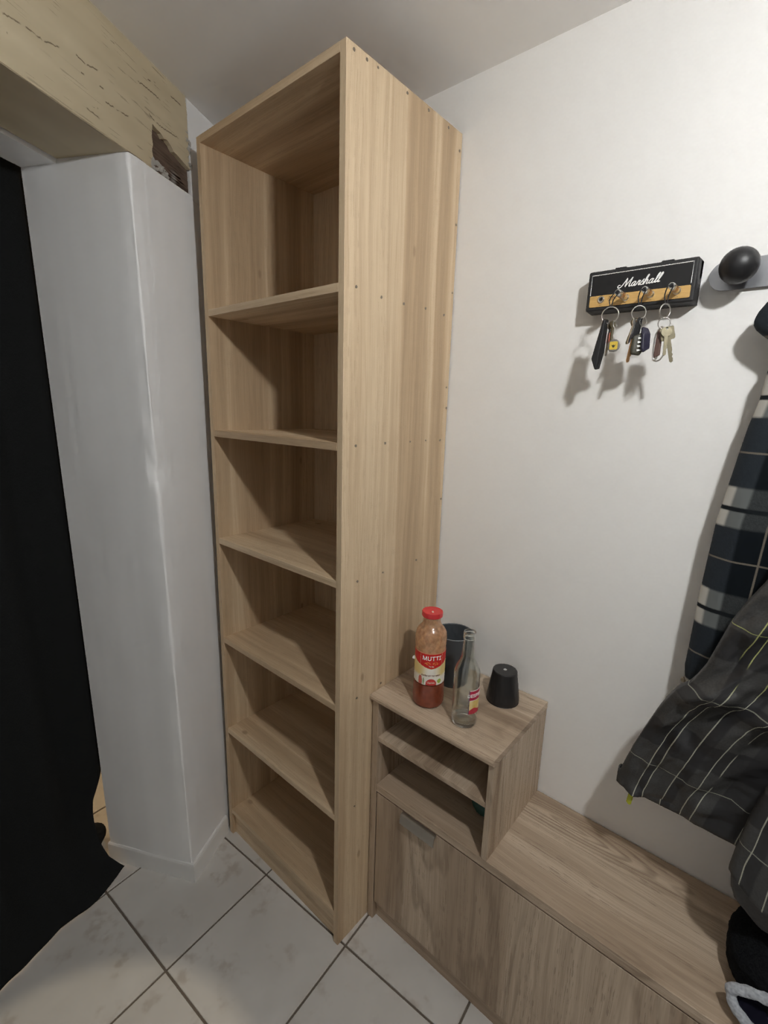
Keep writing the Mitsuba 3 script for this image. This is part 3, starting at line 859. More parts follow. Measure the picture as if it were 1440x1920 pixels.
# ------------------------------------------------------------------ key holder
KY = -0.045
kh = thing('key_holder', 'black key holder shaped like a guitar amplifier with gold strip, mounted on the wall', 'key holder')
body = m3.Manifold.batch_hull([m3.Manifold.sphere(0.004, 16).translate((x, y, z)) for x in (0.9045, 1.0910) for y in (-0.0405, -0.006) for z in (1.6785, 1.7475)] + [m3.Manifold.cube((0.1945, 0.004, 0.077)).translate((0.9005, -0.0045, 1.6745))]).to_mesh()
bm_ = trimesh.Trimesh(np.array(body.vert_properties[:, :3]), np.array(body.tri_verts))
obj(kh, 'body', bm_, 'mat_black_vinyl', smooth=30)
obj(kh, 'front_cloth', bx(0.9075, 1.0885, KY - 0.0008, KY + 0.002, 1.7037, 1.7440, 0.0003), 'mat_black_satin', label='black front cloth')
gp = obj(kh, 'gold_panel', upright(sbox(0.9105, 1.6845, 1.0855, 1.7010).buffer(0.0025), KY - 0.0012, KY + 0.002), 'mat_gold_panel', label='gold control strip')
pip = tube([(0.9083, KY - 0.0012, 1.7048), (0.9083, KY - 0.0012, 1.7428), (1.0872, KY - 0.0012, 1.7436), (1.0872, KY - 0.0012, 1.7062)], 0.00075, sides=6)
obj(kh, 'piping', pip, 'mat_white_print', label='white piping along three sides')
for hx in (0.9605, 1.0430):
    obj(kh, 'hinge', bx(hx - 0.0105, hx + 0.0105, -0.042, -0.004, 1.7508, 1.7535, 0.0008), 'mat_black_rubber')


def shear(pts, s=0.38):
    return [(x + s * y, y) for x, y in pts]


def loop_a(x):
    o = [(x + 0.52, 0.95), (x + 0.2, 1.0), (x - 0.1, 0.55), (x, 0.08), (x + 0.3, 0.1), (x + 0.52, 0.6), (x + 0.56, 0.95), (x + 0.52, 0.35), (x + 0.66, 0.02), (x + 0.95, 0.2)]
    return o


def loop_l(x):
    return [(x, 0.2), (x + 0.38, 1.0), (x + 0.50, 1.95), (x + 0.34, 2.15), (x + 0.22, 1.7), (x + 0.22, 0.4), (x + 0.36, 0.02), (x + 0.62, 0.2)]


word = [
    [(-0.55, 0.62), (-0.82, 0.62), (-0.92, 0.28), (-0.6, -0.04), (-0.2, 0.12), (0.15, 0.9), (0.42, 2.05)],
    [(0.42, 2.05), (0.62, 1.2), (0.78, 0.12)], [(0.78, 0.12), (1.2, 1.3), (1.55, 2.1)], [(1.55, 2.1), (1.55, 0.9), (1.62, 0.1), (1.95, 0.16)],
    loop_a(2.2), [(3.1, 0.2), (3.34, 0.95), (3.36, 1.12), (3.42, 0.9), (3.72, 1.0), (3.62, 0.3), (3.78, 0.02), (3.98, 0.2)],
    [(3.90, 0.2), (4.22, 0.9), (4.40, 1.25), (4.36, 0.85), (4.62, 0.38), (4.42, -0.02), (4.02, 0.12)],
    [(4.62, 0.15), (4.92, 1.0), (5.08, 1.95), (4.92, 2.15), (4.80, 1.6), (4.80, 0.0)], [(4.80, 0.1), (4.98, 0.8), (5.25, 1.0), (5.36, 0.7), (5.32, 0.2), (5.46, 0.02), (5.72, 0.2)],
    loop_a(5.92), loop_l(6.85), loop_l(7.45)]
sc = (1.0365 - 0.9590) / 9.35
script = strokes([[((x + 0.95) * sc + 0.9590, y * 0.0076 + 1.7135 + (x + 0.95) * sc * 0.03) for x, y in shear(spline(l, 6))] for l in word], 0.00088)
obj(kh, 'lettering', upright(script, KY - 0.0016, KY - 0.0004), 'mat_white_print', label='white script brand lettering')


def flat_text(text, h, x, z, y, bold=False):
    t = meshkit.text_mesh(text, h, 0.0003, bold)
    v = t.vertices.copy()
    t.vertices = np.stack([x + v[:, 0], y - v[:, 2], z + v[:, 1]], 1)
    return t


obj(gp, 'lettering', flat_text('JCM', 0.0042, 0.9435, 1.6960, KY - 0.0012, True), 'mat_dark_print', label='small dark lettering')
obj(gp, 'print_line', cat(bx(0.9435, 0.9600, KY - 0.0014, KY - 0.0010, 1.6940, 1.6946, 0), bx(0.9435, 0.9570, KY - 0.0014, KY - 0.0010, 1.6924, 1.6929, 0)), 'mat_dark_print')


def cyl_y(r, y0, y1, x, z, n=28):
    c = trimesh.creation.cylinder(r, abs(y1 - y0), sections=n)
    c.apply_transform(trimesh.transformations.rotation_matrix(math.pi / 2, (1, 0, 0)))
    c.apply_translation((x, (y0 + y1) / 2, z))
    return c


def lathe_y(prof, x, z, n=28):
    """profile of (r, y) turned about an axis along y"""
    m = lathe(prof, (0, 0, 0), n)
    v = m.vertices.copy()
    m.vertices = np.stack([x + v[:, 0], v[:, 2], z + v[:, 1]], 1)
    m.invert()
    return m


PLUGS = ((0.9772, 1.6940, -0.101), (1.0219, 1.6949, -0.094), (1.0663, 1.6954, -0.096))
for i, (x, z) in enumerate([(0.9307, 1.6953)] + [(a, b) for a, b, _ in PLUGS]):
    jk = obj(gp, 'socket', lathe_y([(.0034, KY - .0012), (.0034, KY - .0040), (.0050, KY - .0044), (.0064, KY - .0034), (.0070, KY - .0012)], x, z), 'mat_steel', smooth=40, label='chrome jack socket')
    obj(jk, 'hole', cyl_y(0.0034, KY - 0.0014, KY - 0.0009, x, z), 'mat_black_rubber')
    obj(gp, 'print_line', bx(x - 0.0028, x + 0.0028, KY - 0.0014, KY - 0.0010, 1.6846, 1.6853, 0), 'mat_dark_print')

POS = ('left', 'middle', 'right')
LABP = ('jack plug hook at the left, holding the keys with the black fob', 'jack plug hook in the middle, holding the car remotes', 'jack plug hook at the right, holding the square-headed key')
RINGZ = (1.6685, 1.6675, 1.6655)
RINGX = (0.968, 1.0170, 1.0612)
for (x, z, tip), lab, rz, rx in zip(PLUGS, LABP, RINGZ, RINGX):
    pk = thing('jack_plug', lab, 'hook', 'jack plug hooks of the key holder')
    obj(pk, 'sleeve', lathe_y([(0, tip), (.0046, tip), (.0056, tip + .0012), (.0060, tip + .005), (.0060, tip + .014), (.0052, tip + .0155), (.0050, tip + .030), (.0056, tip + .033), (.0056, KY - .0068), (.0032, KY - .0064), (.0032, KY - .0050), (0, KY - .0050)][::-1], x, z), 'mat_steel', smooth=35)
    obj(pk, 'band', lathe_y([(.0054, tip + .0165), (.0062, tip + .018), (.0062, tip + .031), (.0054, tip + .032)][::-1], x, z), 'mat_copper', smooth=35, label='copper-coloured barrel')
    obj(pk, 'cord_mouth', cyl_y(0.0038, tip - 0.0006, tip + 0.001, x, z), 'mat_black_rubber')
    ky = tip + 0.002
    lp = spline([(x - 0.002, tip - 0.0008, z + 0.001), (x - 0.0045, tip - 0.006, z - 0.003), (rx - 0.0035, ky - 0.002, (z + rz) / 2), (rx - 0.0012, ky, rz + 0.002), (rx + 0.0012, ky, rz + 0.002), (rx + 0.0035, ky - 0.002, (z + rz) / 2), (x + 0.0040, tip - 0.006, z - 0.003), (x + 0.0016, tip - 0.0008, z + 0.001)], 6)
    obj(pk, 'cord_loop', tube(lp, 0.0010, sides=7), 'mat_black_rubber', smooth=True, label='thin black cord loop')


def flat_key(head, blade, hole, t=0.0022):
    """key outline drawn in (x, z) hanging down from the origin"""
    return upright((head.union(blade)) - hole, -t / 2, t / 2)


def pose(m, at, yaw=0.0, tilt=0.0, lean=0.0):
    R = trimesh.transformations
    m = m.copy()
    m.apply_transform(R.rotation_matrix(math.radians(tilt), (0, 1, 0)))
    m.apply_transform(R.rotation_matrix(math.radians(lean), (1, 0, 0)))
    m.apply_transform(R.rotation_matrix(math.radians(yaw), (0, 0, 1)))
    m.apply_translation(at)
    return m


def key_outline(hw=0.011, hh=0.020, L=0.052, bw=0.0038, round_head=True, z0=0.004):
    head = Point(0, z0 - hh / 2).buffer(hw) if round_head else sbox(-hw, z0 - hh, hw, z0).buffer(-0.003).buffer(0.003)
    blade = Polygon([(-bw, z0 - hh + 0.004), (-bw, -L + 0.003), (-bw * 0.3, -L), (bw * 0.6, -L + 0.002), (bw * 0.7, -L + 0.008), (bw * 0.4, -L + 0.010), (bw, -L + 0.014), (bw * 0.6, -L + 0.018), (bw, -L + 0.022), (bw, z0 - hh + 0.004)])
    return head, blade, Point(0, z0 - 0.004).buffer(0.0022)


def rounded(points, r, seg=20):
    b = m3.Manifold.batch_hull([m3.Manifold.sphere(rr, seg).translate(tuple(c)) for c, rr in zip(points, np.broadcast_to(r, (len(points),)))]).to_mesh()
    return trimesh.Trimesh(np.array(b.vert_properties[:, :3]), np.array(b.tri_verts))


# bunch one: long black fob, coral key and a yellow disc
y1 = PLUGS[0][2] + 0.002
k1 = thing('key_bunch', 'key bunch at the left with a long black fob and round yellow charm', 'keys', 'key bunches on the key holder')
obj(k1, 'ring', ring((0.9683, y1, 1.6540), 0.0150, 0.0010, 0.15), 'mat_steel', smooth=True)
fob = rounded([(0.9600, y1 - .003, 1.6440), (0.9625, y1 + .003, 1.6440), (0.9470, y1 - .004, 1.574), (0.9615, y1 + .004, 1.585), (0.9540, y1 - .003, 1.5555), (0.9570, y1 + .003, 1.5565)], [.0032, .0032, .0030, .0030, .0026, .0026])
obj(k1, 'fob', fob, 'mat_black_satin', smooth=30, label='long flat black fob')
obj(k1, 'key', pose(flat_key(*key_outline(0.0085, 0.018, 0.062, 0.003)), (0.9715, y1 + 0.004, 1.6400), 62, 4), 'mat_steel', label='silver key turned edge-on')
obj(k1, 'key_cover', rounded([(0.9700, y1 + .003, 1.620), (0.9735, y1 + .006, 1.622), (0.9690, y1 + .003, 1.604), (0.9740, y1 + .006, 1.602)], 0.0028), 'mat_coral', smooth=30, label='coral plastic key cap')
obj(k1, 'key', pose(flat_key(*key_outline(0.0075, 0.016, 0.054, 0.0028)), (0.9755, y1 + 0.000, 1.6400), 72, -2), 'mat_nickel_key', label='second slim key turned edge-on')
cl = spline([(0.9770, y1, 1.6440), (0.9760, y1, 1.6370), (0.9785, y1, 1.6310), (0.9825, y1, 1.6305), (0.9830, y1, 1.6345), (0.9795, y1, 1.6360)], 6)
obj(k1, 'clasp', tube(cl, 0.0009, sides=7), 'mat_steel', smooth=True, label='small silver clasp')
ch = spline([(0.9800, y1 - .001, 1.6305), (0.9805, y1 - .002, 1.622), (0.9790, y1 - .003, 1.6155), (0.9825, y1 - .004, 1.6080)], 5)
obj(k1, 'chain', tube(ch, 0.0011, sides=6), 'mat_alu', smooth=True)
dc = obj(k1, 'charm', lathe_y([(0, y1 - .0065), (.0108, y1 - .0065), (.0118, y1 - .0060), (.0118, y1 - .0040), (0, y1 - .0040)][::-1], 0.9835, 1.5965), 'mat_alu', smooth=30, label='round charm with metal rim')
obj(dc, 'enamel', upright(sbox(0.9783, 1.5913, 0.9887, 1.6017).buffer(0.0022), y1 - 0.0069, y1 - 0.0060), 'mat_yellow_enamel', label='yellow enamel square')
em = Polygon([(0.9795, 1.5985), (0.9820, 1.5965), (0.9835, 1.5985), (0.9850, 1.5965), (0.9875, 1.5985), (0.9848, 1.5935), (0.9835, 1.5925), (0.9822, 1.5935)])
obj(dc, 'emblem', upright(em, y1 - 0.0073, y1 - 0.0066), 'mat_olive_plastic', label='small dark winged emblem')

# bunch two: car remotes
y2 = PLUGS[1][2] + 0.002
k2 = thing('key_bunch', 'key bunch in the middle with black car remotes and a copper key', 'keys', 'key bunches on the key holder')
obj(k2, 'ring', ring((1.0172, y2, 1.6545), 0.0128, 0.0010, 0.45, 0.95), 'mat_steel', smooth=True)
obj(k2, 'ring', ring((1.0262, y2 + .003, 1.6390), 0.0075, 0.0007, 0.9), 'mat_steel', smooth=True)
obj(k2, 'key', pose(flat_key(*key_outline(0.0085, 0.017, 0.046, 0.003)), (1.0130, y2 + 0.005, 1.6425), 45, 16), 'mat_nickel_key', label='silver key with round head')
obj(k2, 'key', pose(flat_key(*key_outline(0.007, 0.015, 0.044, 0.003)), (1.0145, y2 - 0.002, 1.6410), 60, 15), 'mat_steel')
obj(k2, 'key', pose(flat_key(*key_outline(0.0075, 0.016, 0.078, 0.0034)), (1.0165, y2 + 0.002, 1.6420), 48, 7), 'mat_copper', label='long copper key')
obj(k2, 'strap', rounded([(1.0200, y2 - .002, 1.6435), (1.0225, y2 + .002, 1.6435), (1.0115, y2 - .003, 1.6100), (1.0190, y2 + .003, 1.6070)], 0.0026), 'mat_black_satin', smooth=30, label='black strap')
rem = obj(k2, 'remote', rounded([(1.0165, y2 - .001, 1.610), (1.0270, y2 + .004, 1.615), (1.0145, y2 - .002, 1.590), (1.0280, y2 + .004, 1.588), (1.0170, y2 - .002, 1.583), (1.0250, y2 + .003, 1.582)], 0.0042), 'mat_olive_plastic', smooth=30, label='dark olive remote with white stripes')
for i in range(4):
    zz = 1.6095 - i * 0.0072
    obj(rem, 'stripe', rounded([(1.0238, y2 - .0045, zz), (1.0292, y2 - .0025, zz - 0.001), (1.0240, y2 - .0045, zz - 0.0026)], 0.0009, 8), 'mat_white_print', label='white stripe')
obj(k2, 'remote', rounded([(1.0285, y2 + .001, 1.6255), (1.0335, y2 + .006, 1.6240), (1.0315, y2 - .004, 1.6150), (1.0385, y2 + .003, 1.6150), (1.0330, y2 - .005, 1.5900), (1.0400, y2 + .003, 1.5915), (1.0345, y2 - .004, 1.5860)], 0.0033), 'mat_navy_plastic', smooth=30, label='blue-black car remote')

# bunch three: carabiner and a square-headed key
y3 = PLUGS[2][2] + 0.002
k3 = thing('key_bunch', 'key bunch at the right with a steel carabiner and square-headed brass key', 'keys', 'key bunches on the key holder')
obj(k3, 'ring', ring((1.0615, y3, 1.6532), 0.0122, 0.0012, 0.85, 0.85), 'mat_steel', smooth=True)
obj(k3, 'ring', ring((1.0632, y3 - .001, 1.6320), 0.0098, 0.0009, 0.35), 'mat_steel', smooth=True)
ov = spline([(1.0575, y3, 1.6240), (1.0630, y3 - .002, 1.6245), (1.0700, y3 - .002, 1.6100), (1.0715, y3 - .003, 1.5860), (1.0665, y3 - .003, 1.5695), (1.0580, y3 - .002, 1.5660), (1.0520, y3, 1.5740), (1.0515, y3, 1.6100)], 6, True)
obj(k3, 'carabiner', tube(ov, 0.0013, True, 8), 'mat_steel', smooth=True, label='oval steel carabiner')
obj(k3, 'tag', rounded([(1.0555, y3 + .002, 1.619), (1.0600, y3 + .002, 1.619), (1.0545, y3 + .002, 1.574), (1.0610, y3 + .002, 1.578)], 0.0022), 'mat_leather', smooth=30, label='dark brown leather tag')
obj(k3, 'key', pose(flat_key(*key_outline(0.006, 0.013, 0.052, 0.0026)), (1.0600, y3 + 0.0045, 1.6200), 40, 4), 'mat_steel')
obj(k3, 'key', pose(flat_key(*key_outline(0.0112, 0.023, 0.060, 0.0036, False)), (1.0695, y3 - 0.003, 1.6205), 14, -15), 'mat_nickel_key', label='square-headed pale brass key')
obj(k3, 'key', pose(flat_key(*key_outline(0.0088, 0.020, 0.048, 0.003)), (1.0700, y3 - 0.0065, 1.6220), 22, -3), 'mat_nickel_key', label='round-headed key on top')

# ------------------------------------------------------------------ coat rail with black knobs
rail = thing('coat_rail', 'flat satin steel coat rail with a black ball-shaped knob, screwed to the wall', 'coat rail')
plate = sbox(1.134, 1.6945, 2.05, 1.7455).union(Point(1.134, 1.72).buffer(0.0255, quad_segs=16))
obj(rail, 'plate', upright(plate, -0.0085, -0.0040), 'mat_satin_steel')
for x in (1.157, 1.345, 1.535):
    for dx in (0.0,):
        obj(rail, 'stem', cyl_y(0.007, -0.030, -0.0002, x, 1.722), 'mat_satin_steel', label='short steel stem')
    s = trimesh.creation.icosphere(4, 1.0)
    s.apply_scale((0.0295, 0.0275, 0.0295))
    s.apply_translation((x, -0.0535, 1.7235))
    obj(rail, 'knob', s, 'mat_black_satin', smooth=True, label='black ball-shaped knob')

# ------------------------------------------------------------------ flannel shirt hanging at the frame edge
shirt = thing('flannel_shirt', 'black, grey and white plaid flannel shirt hanging on the wall behind the rain jacket', 'shirt')


def loft(zs, left, right, yc, hd, power=2.4, n=56, fold=0.006, seed=0, freq=5.0):
    rows, uvs = [], []
    for k, z in enumerate(zs):
        l, r, c, d = left[k], right[k], yc[k], hd[k]
        a = np.arange(n) * 2 * np.pi / n + np.pi
        x = (l + r) / 2 + (r - l) / 2 * np.sign(np.cos(a)) * np.abs(np.cos(a)) ** (2 / power)
        y = c + d * np.sign(np.sin(a)) * np.abs(np.sin(a)) ** (2 / power)
        w = meshkit.fbm(np.stack([(x - l) * 26.0, np.sign(y - c) * 3.0 + 0 * x, np.full(n, z * freq)], -1), 3, seed) - 0.5
        edge = np.clip(np.abs(np.sin(a)) * 2, 0, 1)
        y = y + w * 2 * fold * edge
        rows.append(np.stack([x, y, np.full(n, z)], -1))
        uvs.append(np.stack([x - l, np.full(n, z)], -1))
    return np.array(rows), np.array(uvs)


LZ = np.array([.938, .950, .978, 1.022, 1.070, 1.116, 1.160, 1.199, 1.240, 1.280, 1.338, 1.407, 1.455, 1.497, 1.530, 1.551, 1.575, 1.590, 1.604, 1.615, 1.625, 1.640, 1.658, 1.672, 1.684])
LX = np.array([1.194, 1.189, 1.185, 1.186, 1.1865, 1.187, 1.1885, 1.190, 1.1915, 1.193, 1.200, 1.208, 1.214, 1.222, 1.224, 1.226, 1.236, 1.232, 1.211, 1.199, 1.193, 1.196, 1.207, 1.235, 1.275])
zz = np.linspace(LZ[0], LZ[-1], 110)
ll = np.interp(zz, LZ, LX)
rr = np.interp(zz, [.93, 1.2, 1.5, 1.65, 1.74], [1.30, 1.37, 1.45, 1.44, 1.375])
P, UV = loft(zz, ll, rr, np.interp(zz, [.93, 1.6, 1.74], [-.056, -.056, -.056]), np.interp(zz, [.93, 1.5, 1.66, 1.69], [.031, .034, .036, .022]), 2.3, 64, 0.006, 3, 4.0)
m, uv = sheet(P, UV, 0.003, True)
obj(shirt, 'sleeve', m, 'mat_flannel', smooth=True, uv=uv)
obj(shirt, 'collar_loop', tube(spline([(1.322, -0.050, 1.682), (1.330, -0.020, 1.715), (1.345, -0.016, 1.7335), (1.360, -0.020, 1.715), (1.368, -0.050, 1.682)], 6), 0.003, sides=8), 'mat_black_vinyl', smooth=True)
bt = lathe_y([(0, -.062), (.0045, -.062), (.005, -.061), (.005, -.056), (0, -.056)][::-1], 1.1862, 0.945)
obj(shirt, 'button', bt, 'mat_button', smooth=30, label='small brown cuff button')
obj(shirt, 'cuff_edge', hull([(1.189, -0.062, .947), (1.195, -0.062, .933), (1.189, -0.050, .947), (1.196, -0.050, .933), (1.202, -0.056, .945)]), 'mat_sherpa', label='pale cuff corner')

# ------------------------------------------------------------------ dark plaid rain jacket
jack = thing('rain_jacket', 'dark grey plaid rain jacket with thin yellow lines hanging over the bench', 'jacket')
JZ = np.array([.706, .72, .76, .80, .86, .91, .945, .970, .986, 1.005, 1.032, 1.08, 1.124, 1.165, 1.203, 1.30, 1.45, 1.60, 1.672])
JX = np.array([1.109, 1.110, 1.119, 1.129, 1.147, 1.163, 1.177, 1.189, 1.204, 1.214, 1.225, 1.237, 1.248, 1.264, 1.282, 1.31, 1.36, 1.42, 1.50])
zz = np.linspace(JZ[0], JZ[-1], 150)
ll = np.interp(zz, JZ, JX)
rr = np.interp(zz, [.70, 1.2, 1.5, 1.7], [1.78, 1.74, 1.70, 1.57])
P, UV = loft(zz, ll, rr, np.interp(zz, [.70, .95, 1.0, 1.7], [-.120, -.140, -.150, -.150]), np.interp(zz, [.70, .95, 1.2, 1.7], [.016, .022, .024, .024]), 6.0, 150, 0.012, 11, 7.0)
P[..., 1] += 0.024 * (meshkit.fbm(np.stack([UV[..., 0] * 34 + UV[..., 1] * 14, UV[..., 1] * 26 - UV[..., 0] * 10, 0 * UV[..., 0] + 3], -1), 3, 41) - 0.5) * np.clip(UV[..., 0] / 0.02, 0, 1)
P[..., 1] -= 0.013 * (0.5 - np.abs(meshkit.noise(np.stack([UV[..., 0] * 20 - UV[..., 1] * 9, UV[..., 1] * 12, 0 * UV[..., 0] + 8], -1), 4) - 0.5)) ** 2 * 4 * np.clip(UV[..., 0] / 0.02, 0, 1)
# soft vertical gathers that follow the side edge
u_ = UV[..., 0]
P[..., 1] += 0.006 * np.sin(u_ * 62.0 + 5 * np.sin(UV[..., 1] * 9.0)) * np.clip(u_ / 0.03, 0, 1) * np.clip((UV[..., 1] - 0.70) / 0.15, 0.25, 1)
P[..., 1] -= 0.016 * np.exp(-((UV[..., 1] - 0.985) / 0.02) ** 2) * np.clip(u_ / 0.02, 0, 1) * (P[..., 1] < -0.11)
m, uv = sheet(P, UV, 0.003, True)
obj(jack, 'back', m, 'mat_ripstop', smooth=True, uv=uv)
# hem band
hz = np.linspace(.704, .736, 8)
P2, UV2 = loft(hz, np.full(8, 1.1085), np.full(8, 1.78), np.full(8, -.121), np.array([.0155, .0180, .0185, .0185, .0180, .0165, .0140, .0100]), 6.0, 120, 0.003, 5, 7.0)
m, uv = sheet(P2, UV2, 0.003, True)
obj(jack, 'hem', m, 'mat_ripstop', smooth=True, uv=uv)
obj(jack, 'hanger_loop', tube(spline([(1.512, -0.130, 1.668), (1.522, -0.05, 1.700), (1.529, -0.018, 1.725), (1.535, -0.016, 1.7335), (1.541, -0.018, 1.725), (1.548, -0.05, 1.700), (1.558, -0.130, 1.668)], 6), 0.003, sides=8), 'mat_black_vinyl', smooth=True)
obj(jack, 'zip_pull', rounded([(1.1400, -.142, .708), (1.1430, -.142, .708), (1.1370, -.142, .679), (1.1400, -.142, .677)], 0.0034, 14), 'mat_lime', smooth=30, label='lime green zip pull at the hem corner')
obj(jack, 'zip_pull', rounded([(1.3300, -.172, 1.030), (1.3340, -.172, 1.030), (1.3290, -.172, 1.012), (1.3330, -.172, 1.010)], 0.0034, 14), 'mat_lime', smooth=30, label='lime green pocket zip pull')
# loose front panel
FZ = np.array([.704, .712, .724, .74, .768, .82, .884, .95, 1.05, 1.2, 1.4, 1.6])
FX = np.array([1.3135, 1.3140, 1.3150, 1.3160, 1.3185, 1.325, 1.338, 1.362, 1.40, 1.45, 1.50, 1.52])
zz = np.linspace(FZ[0], FZ[-1], 110)
ll = np.interp(zz, FZ, FX)
rr = np.interp(zz, [.65, 1.2, 1.6], [1.80, 1.76, 1.60])
P, UV = loft(zz, ll, rr, np.interp(zz, [.65, 1.0, 1.2, 1.6], [-.205, -.208, -.206, -.206]), np.interp(zz, [.65, 1.2, 1.6], [.014, .018, .020]), 5.0, 100, 0.014, 23, 6.0)
# the hem of this panel drops towards its middle
P[..., 2] -= 0.75 * np.clip(P[..., 0] - 1.314, 0, 0.10) * np.clip((0.85 - P[..., 2]) / 0.14, 0, 1)
m, uv = sheet(P, UV + [0.068, 0.02], 0.003, True)
obj(jack, 'front_panel', m, 'mat_ripstop', smooth=True, uv=uv)
zz = np.linspace(.630, .80, 26)
ll = np.interp(zz, [.630, .645, .665, .80], [1.330, 1.322, 1.3195, 1.335])
P, UV = loft(zz, ll, np.full(26, 1.78), np.full(26, -.172), np.full(26, .012), 5.0, 80, 0.005, 31, 6.0)
P[..., 2] -= 0.75 * np.clip(P[..., 0] - 1.326, 0, 0.045) * np.clip((0.78 - P[..., 2]) / 0.12, 0, 1)
m, uv = sheet(P, UV, 0.003, True)
obj(jack, 'lining', m, 'mat_jacket_lining', smooth=True, label='plain grey lining below the hem')

# ------------------------------------------------------------------ black fleece hat on the bench
hat = thing('slipper', 'black fluffy slipper with grey fleece trim lying on the bench under the jacket', 'slipper')
sph = trimesh.creation.icosphere(5, 1.0)
v = sph.vertices.copy()
pw = 2.6
v = np.sign(v) * np.abs(v) ** (2 / pw)
v /= np.maximum(1e-9, np.linalg.norm(v, axis=1, keepdims=True) ** 0.35)
v = v / np.abs(v).max(0)
nz = meshkit.fbm(sph.vertices * 2.2 + 4, 3, 5) - 0.5
fz = meshkit.fbm(sph.vertices * 38.0 + 1, 2, 9) - 0.5
v = v * (1 + 0.10 * nz + 0.035 * fz)[:, None]
v = v * np.array([0.135, 0.108, 0.062])
v[:, 2] += 0.0 * np.clip(v[:, 0] / 0.13, 0, 1)
v = v + np.array([1.465, -0.148, ZB + 0.057])
v[:, 2] = np.maximum(v[:, 2], ZB + 0.0006)
obj(hat, 'upper', trimesh.Trimesh(v, sph.faces, process=False), 'mat_fleece_black', smooth=True)
# opening with its fleece roll
a = np.arange(64) * 2 * np.pi / 64
ex, ez = 0.112, 0.034
loopc = np.stack([1.461 + ex * np.cos(a), -0.252 - 0.014 * np.sin(a) * -1 - 0.010 * np.abs(np.sin(a)), ZB + 0.0450 + ez * np.sin(a)], 1)
tr = tube(loopc, 0.0085, True, 14)
tn = meshkit.fbm(tr.vertices * 120.0, 2, 4) - 0.5
tr.vertices = tr.vertices + tr.vertex_normals * (tn * 0.007)[:, None]
tr.vertices[:, 2] = np.maximum(tr.vertices[:, 2], ZB + 0.0006)
obj(hat, 'trim', tr, 'mat_sherpa', smooth=True, label='grey fleece roll around the opening')
ins = np.vstack([loopc + [0, 0.004, 0], [[1.461, -0.235, ZB + 0.045]]])
obj(hat, 'lining', trimesh.Trimesh(ins, [(64, i, (i + 1) % 64) for i in range(64)], process=False), 'mat_fleece_lining', label='dark blue-black lining')

# ------------------------------------------------------------------ curtain in the doorway
cur = thing('curtain', 'floor-length black curtain hanging in the doorway, its hem lying on the tiles', 'curtain')
zs = np.concatenate([np.linspace(0.006, 0.30, 40), np.linspace(0.33, 2.06, 60)])
ss = np.linspace(0, 1, 130)
EZ, EU = [0, .01, .05, .09, .153, .225, .305, .388, .6, 1.4, 2.06], [-.013, -.020, -.034, -.030, -.020, -.008, .015, .034, .048, .042, .026]
HU, HN = [-1.05, -.45, -.378, -.298, -.212, -.162, -.107, -.05, -.013, .05], [-.285, -.288, -.287, -.281, -.268, -.240, -.223, -.226, -.234, -.26]
P = np.zeros((len(zs), len(ss), 3))
for i, z in enumerate(zs):
    ur = np.interp(z, EZ, EU)
    u = ur + (-1.03 - ur) * ss
    fl = np.clip(1 - z / 0.24, 0, 1) ** 1.8
    n = -0.345 + (np.interp(u, HU, HN) + 0.345) * fl
    n = n + (1 - fl) * 0.020 * np.sin(u * 36.0 + 0.8 * np.sin(z * 1.3) + 0.4) + 0.008 * (1 - fl) * np.sin(u * 21.0 + z)
    n = n - 0.02 * fl * (meshkit.fbm(np.stack([u * 14, 0 * u, z * 12 + 0 * u], -1), 2, 2) - 0.5)
    P[i] = lw(u, n, z)
m, _ = sheet(P, None, 0.004)
m.vertices[:, 2] = np.maximum(m.vertices[:, 2], 0.001)
obj(cur, 'cloth', m, 'mat_curtain', smooth=True)
bh = rounded([lw(u, n, z) for u, n, z in ((0.028, -.392, .040), (0.000, -.400, .055), (-.06, -.400, .055), (-.15, -.41, .04), (0.012, -.385, .030))], [.034, .032, .04, .036, .028], 24)
bh.vertices[:, 2] = np.maximum(bh.vertices[:, 2], 0.001)
obj(cur, 'bunched_hem', bh, 'mat_curtain', smooth=True, label='hem bunched up on the floor')
rod = trimesh.creation.cylinder(0.009, segment=[lw(0.18, -0.345, 2.075), lw(-1.15, -0.345, 2.075)], sections=16)
obj(cur, 'rod', rod, 'mat_black_satin', smooth=30)

# shoe standing on the tiles of the next room
sh = thing('shoe', 'dark brown shoe on the tiles behind the curtain', 'shoe')
b0 = lw(0.37, -0.68, 0) - TILT * 0
sm_ = rounded([b0 + np.array(o) for o in ((-.03, .02, .045), (-.10, .05, .030), (.02, -.01, .055), (.03, .03, .06), (-.08, .09, .03))], [.035, .028, .03, .03, .026], 20)
sm_.vertices[:, 2] = np.maximum(sm_.vertices[:, 2], 0.001)
obj(sh, 'upper', sm_, 'mat_shoe', smooth=True)

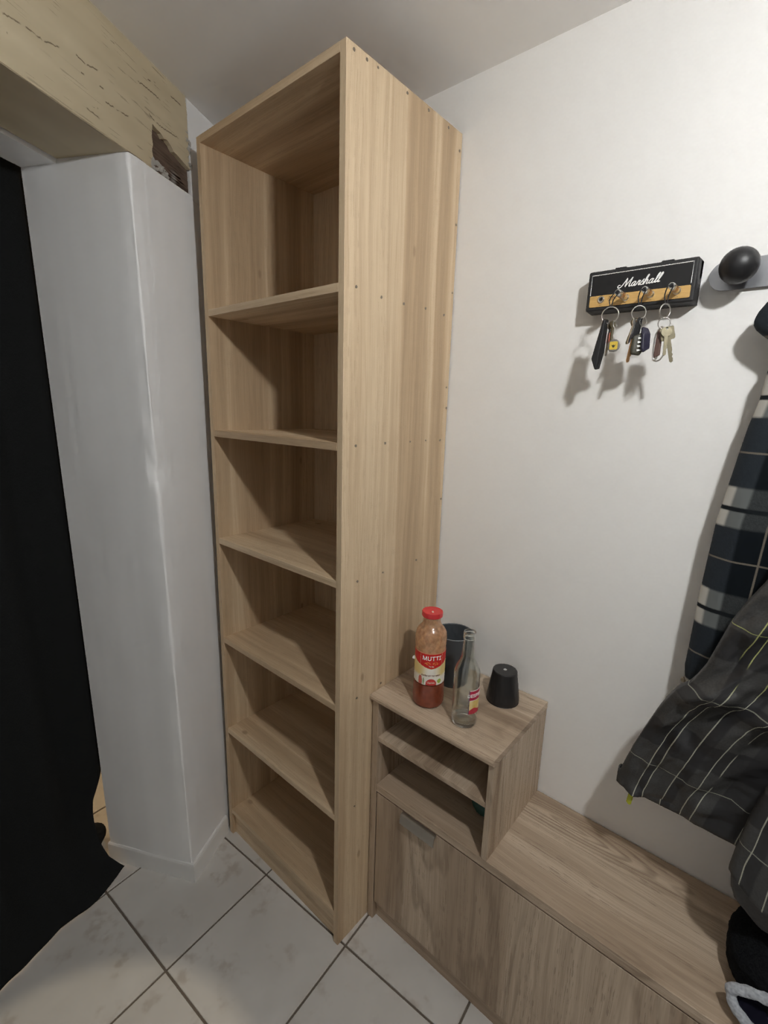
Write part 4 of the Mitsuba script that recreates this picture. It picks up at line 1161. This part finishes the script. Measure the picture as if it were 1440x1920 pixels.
# ------------------------------------------------------------------ lamps (outside the frame)
lamp = thing('pendant_lamp', 'bare bulb in a white socket hanging just under the ceiling', 'lamp')
bxx, byy, bzz = BULB
obj(lamp, 'ceiling_rose', lathe([(0, H_CEIL - .0005), (.045, H_CEIL - .0005), (.043, H_CEIL - .018), (.02, H_CEIL - .026), (0, H_CEIL - .026)], (bxx, byy, 0)), 'mat_lamp_white', smooth=30)
obj(lamp, 'socket', lathe([(0, H_CEIL - .026), (.02, H_CEIL - .026), (.022, bzz + .045), (.0305, bzz + .012), (.0310, bzz + .002), (0, bzz + .002)], (bxx, byy, 0)), 'mat_lamp_white', smooth=30)
th = np.linspace(0, 2.1, 16)
R_B, SQ = 0.034, 1.0
obj(lamp, 'bulb', lathe([(R_B * math.sin(t), bzz - R_B * SQ * math.cos(t)) for t in th], (bxx, byy, 0), 32), 'mat_lamp_white', smooth=True, emitter={'type': 'area', 'radiance': {'type': 'rgb', 'value': list(BULB_RADIANCE)}})

dl = thing('downlight', 'small recessed downlight in the ceiling by the doorway', 'lamp')
lx, ly = 0.47, -1.10
obj(dl, 'bezel', lathe([(.030, H_CEIL - .001), (.046, H_CEIL - .001), (.045, H_CEIL - .004), (.031, H_CEIL - .005)], (lx, ly, 0)), 'mat_lamp_white', smooth=30)
scene['downlight_beam'] = {'type': 'spot', 'intensity': {'type': 'rgb', 'value': list(POOL_INTENSITY)}, 'cutoff_angle': 11.6, 'beam_width': 10.4,
                           'to_world': T().look_at(origin=[lx, ly, H_CEIL - 0.006], target=[lx, ly, 0.0], up=[1, 0, 0])}

nl = thing('globe_lamp', 'warm globe lamp hanging in the room beyond the curtain', 'lamp')
gp_ = lw(0.1, -1.3, 0)
s = trimesh.creation.icosphere(3, 0.06)
s.apply_translation((gp_[0], gp_[1], 2.0))
obj(nl, 'globe', s, 'mat_lamp_white', smooth=True, emitter={'type': 'area', 'radiance': {'type': 'rgb', 'value': list(NEXT_RADIANCE)}})
obj(nl, 'cord', trimesh.creation.cylinder(0.004, segment=[(gp_[0], gp_[1], 2.062), (gp_[0], gp_[1], H_CEIL)], sections=10), 'mat_lamp_white')
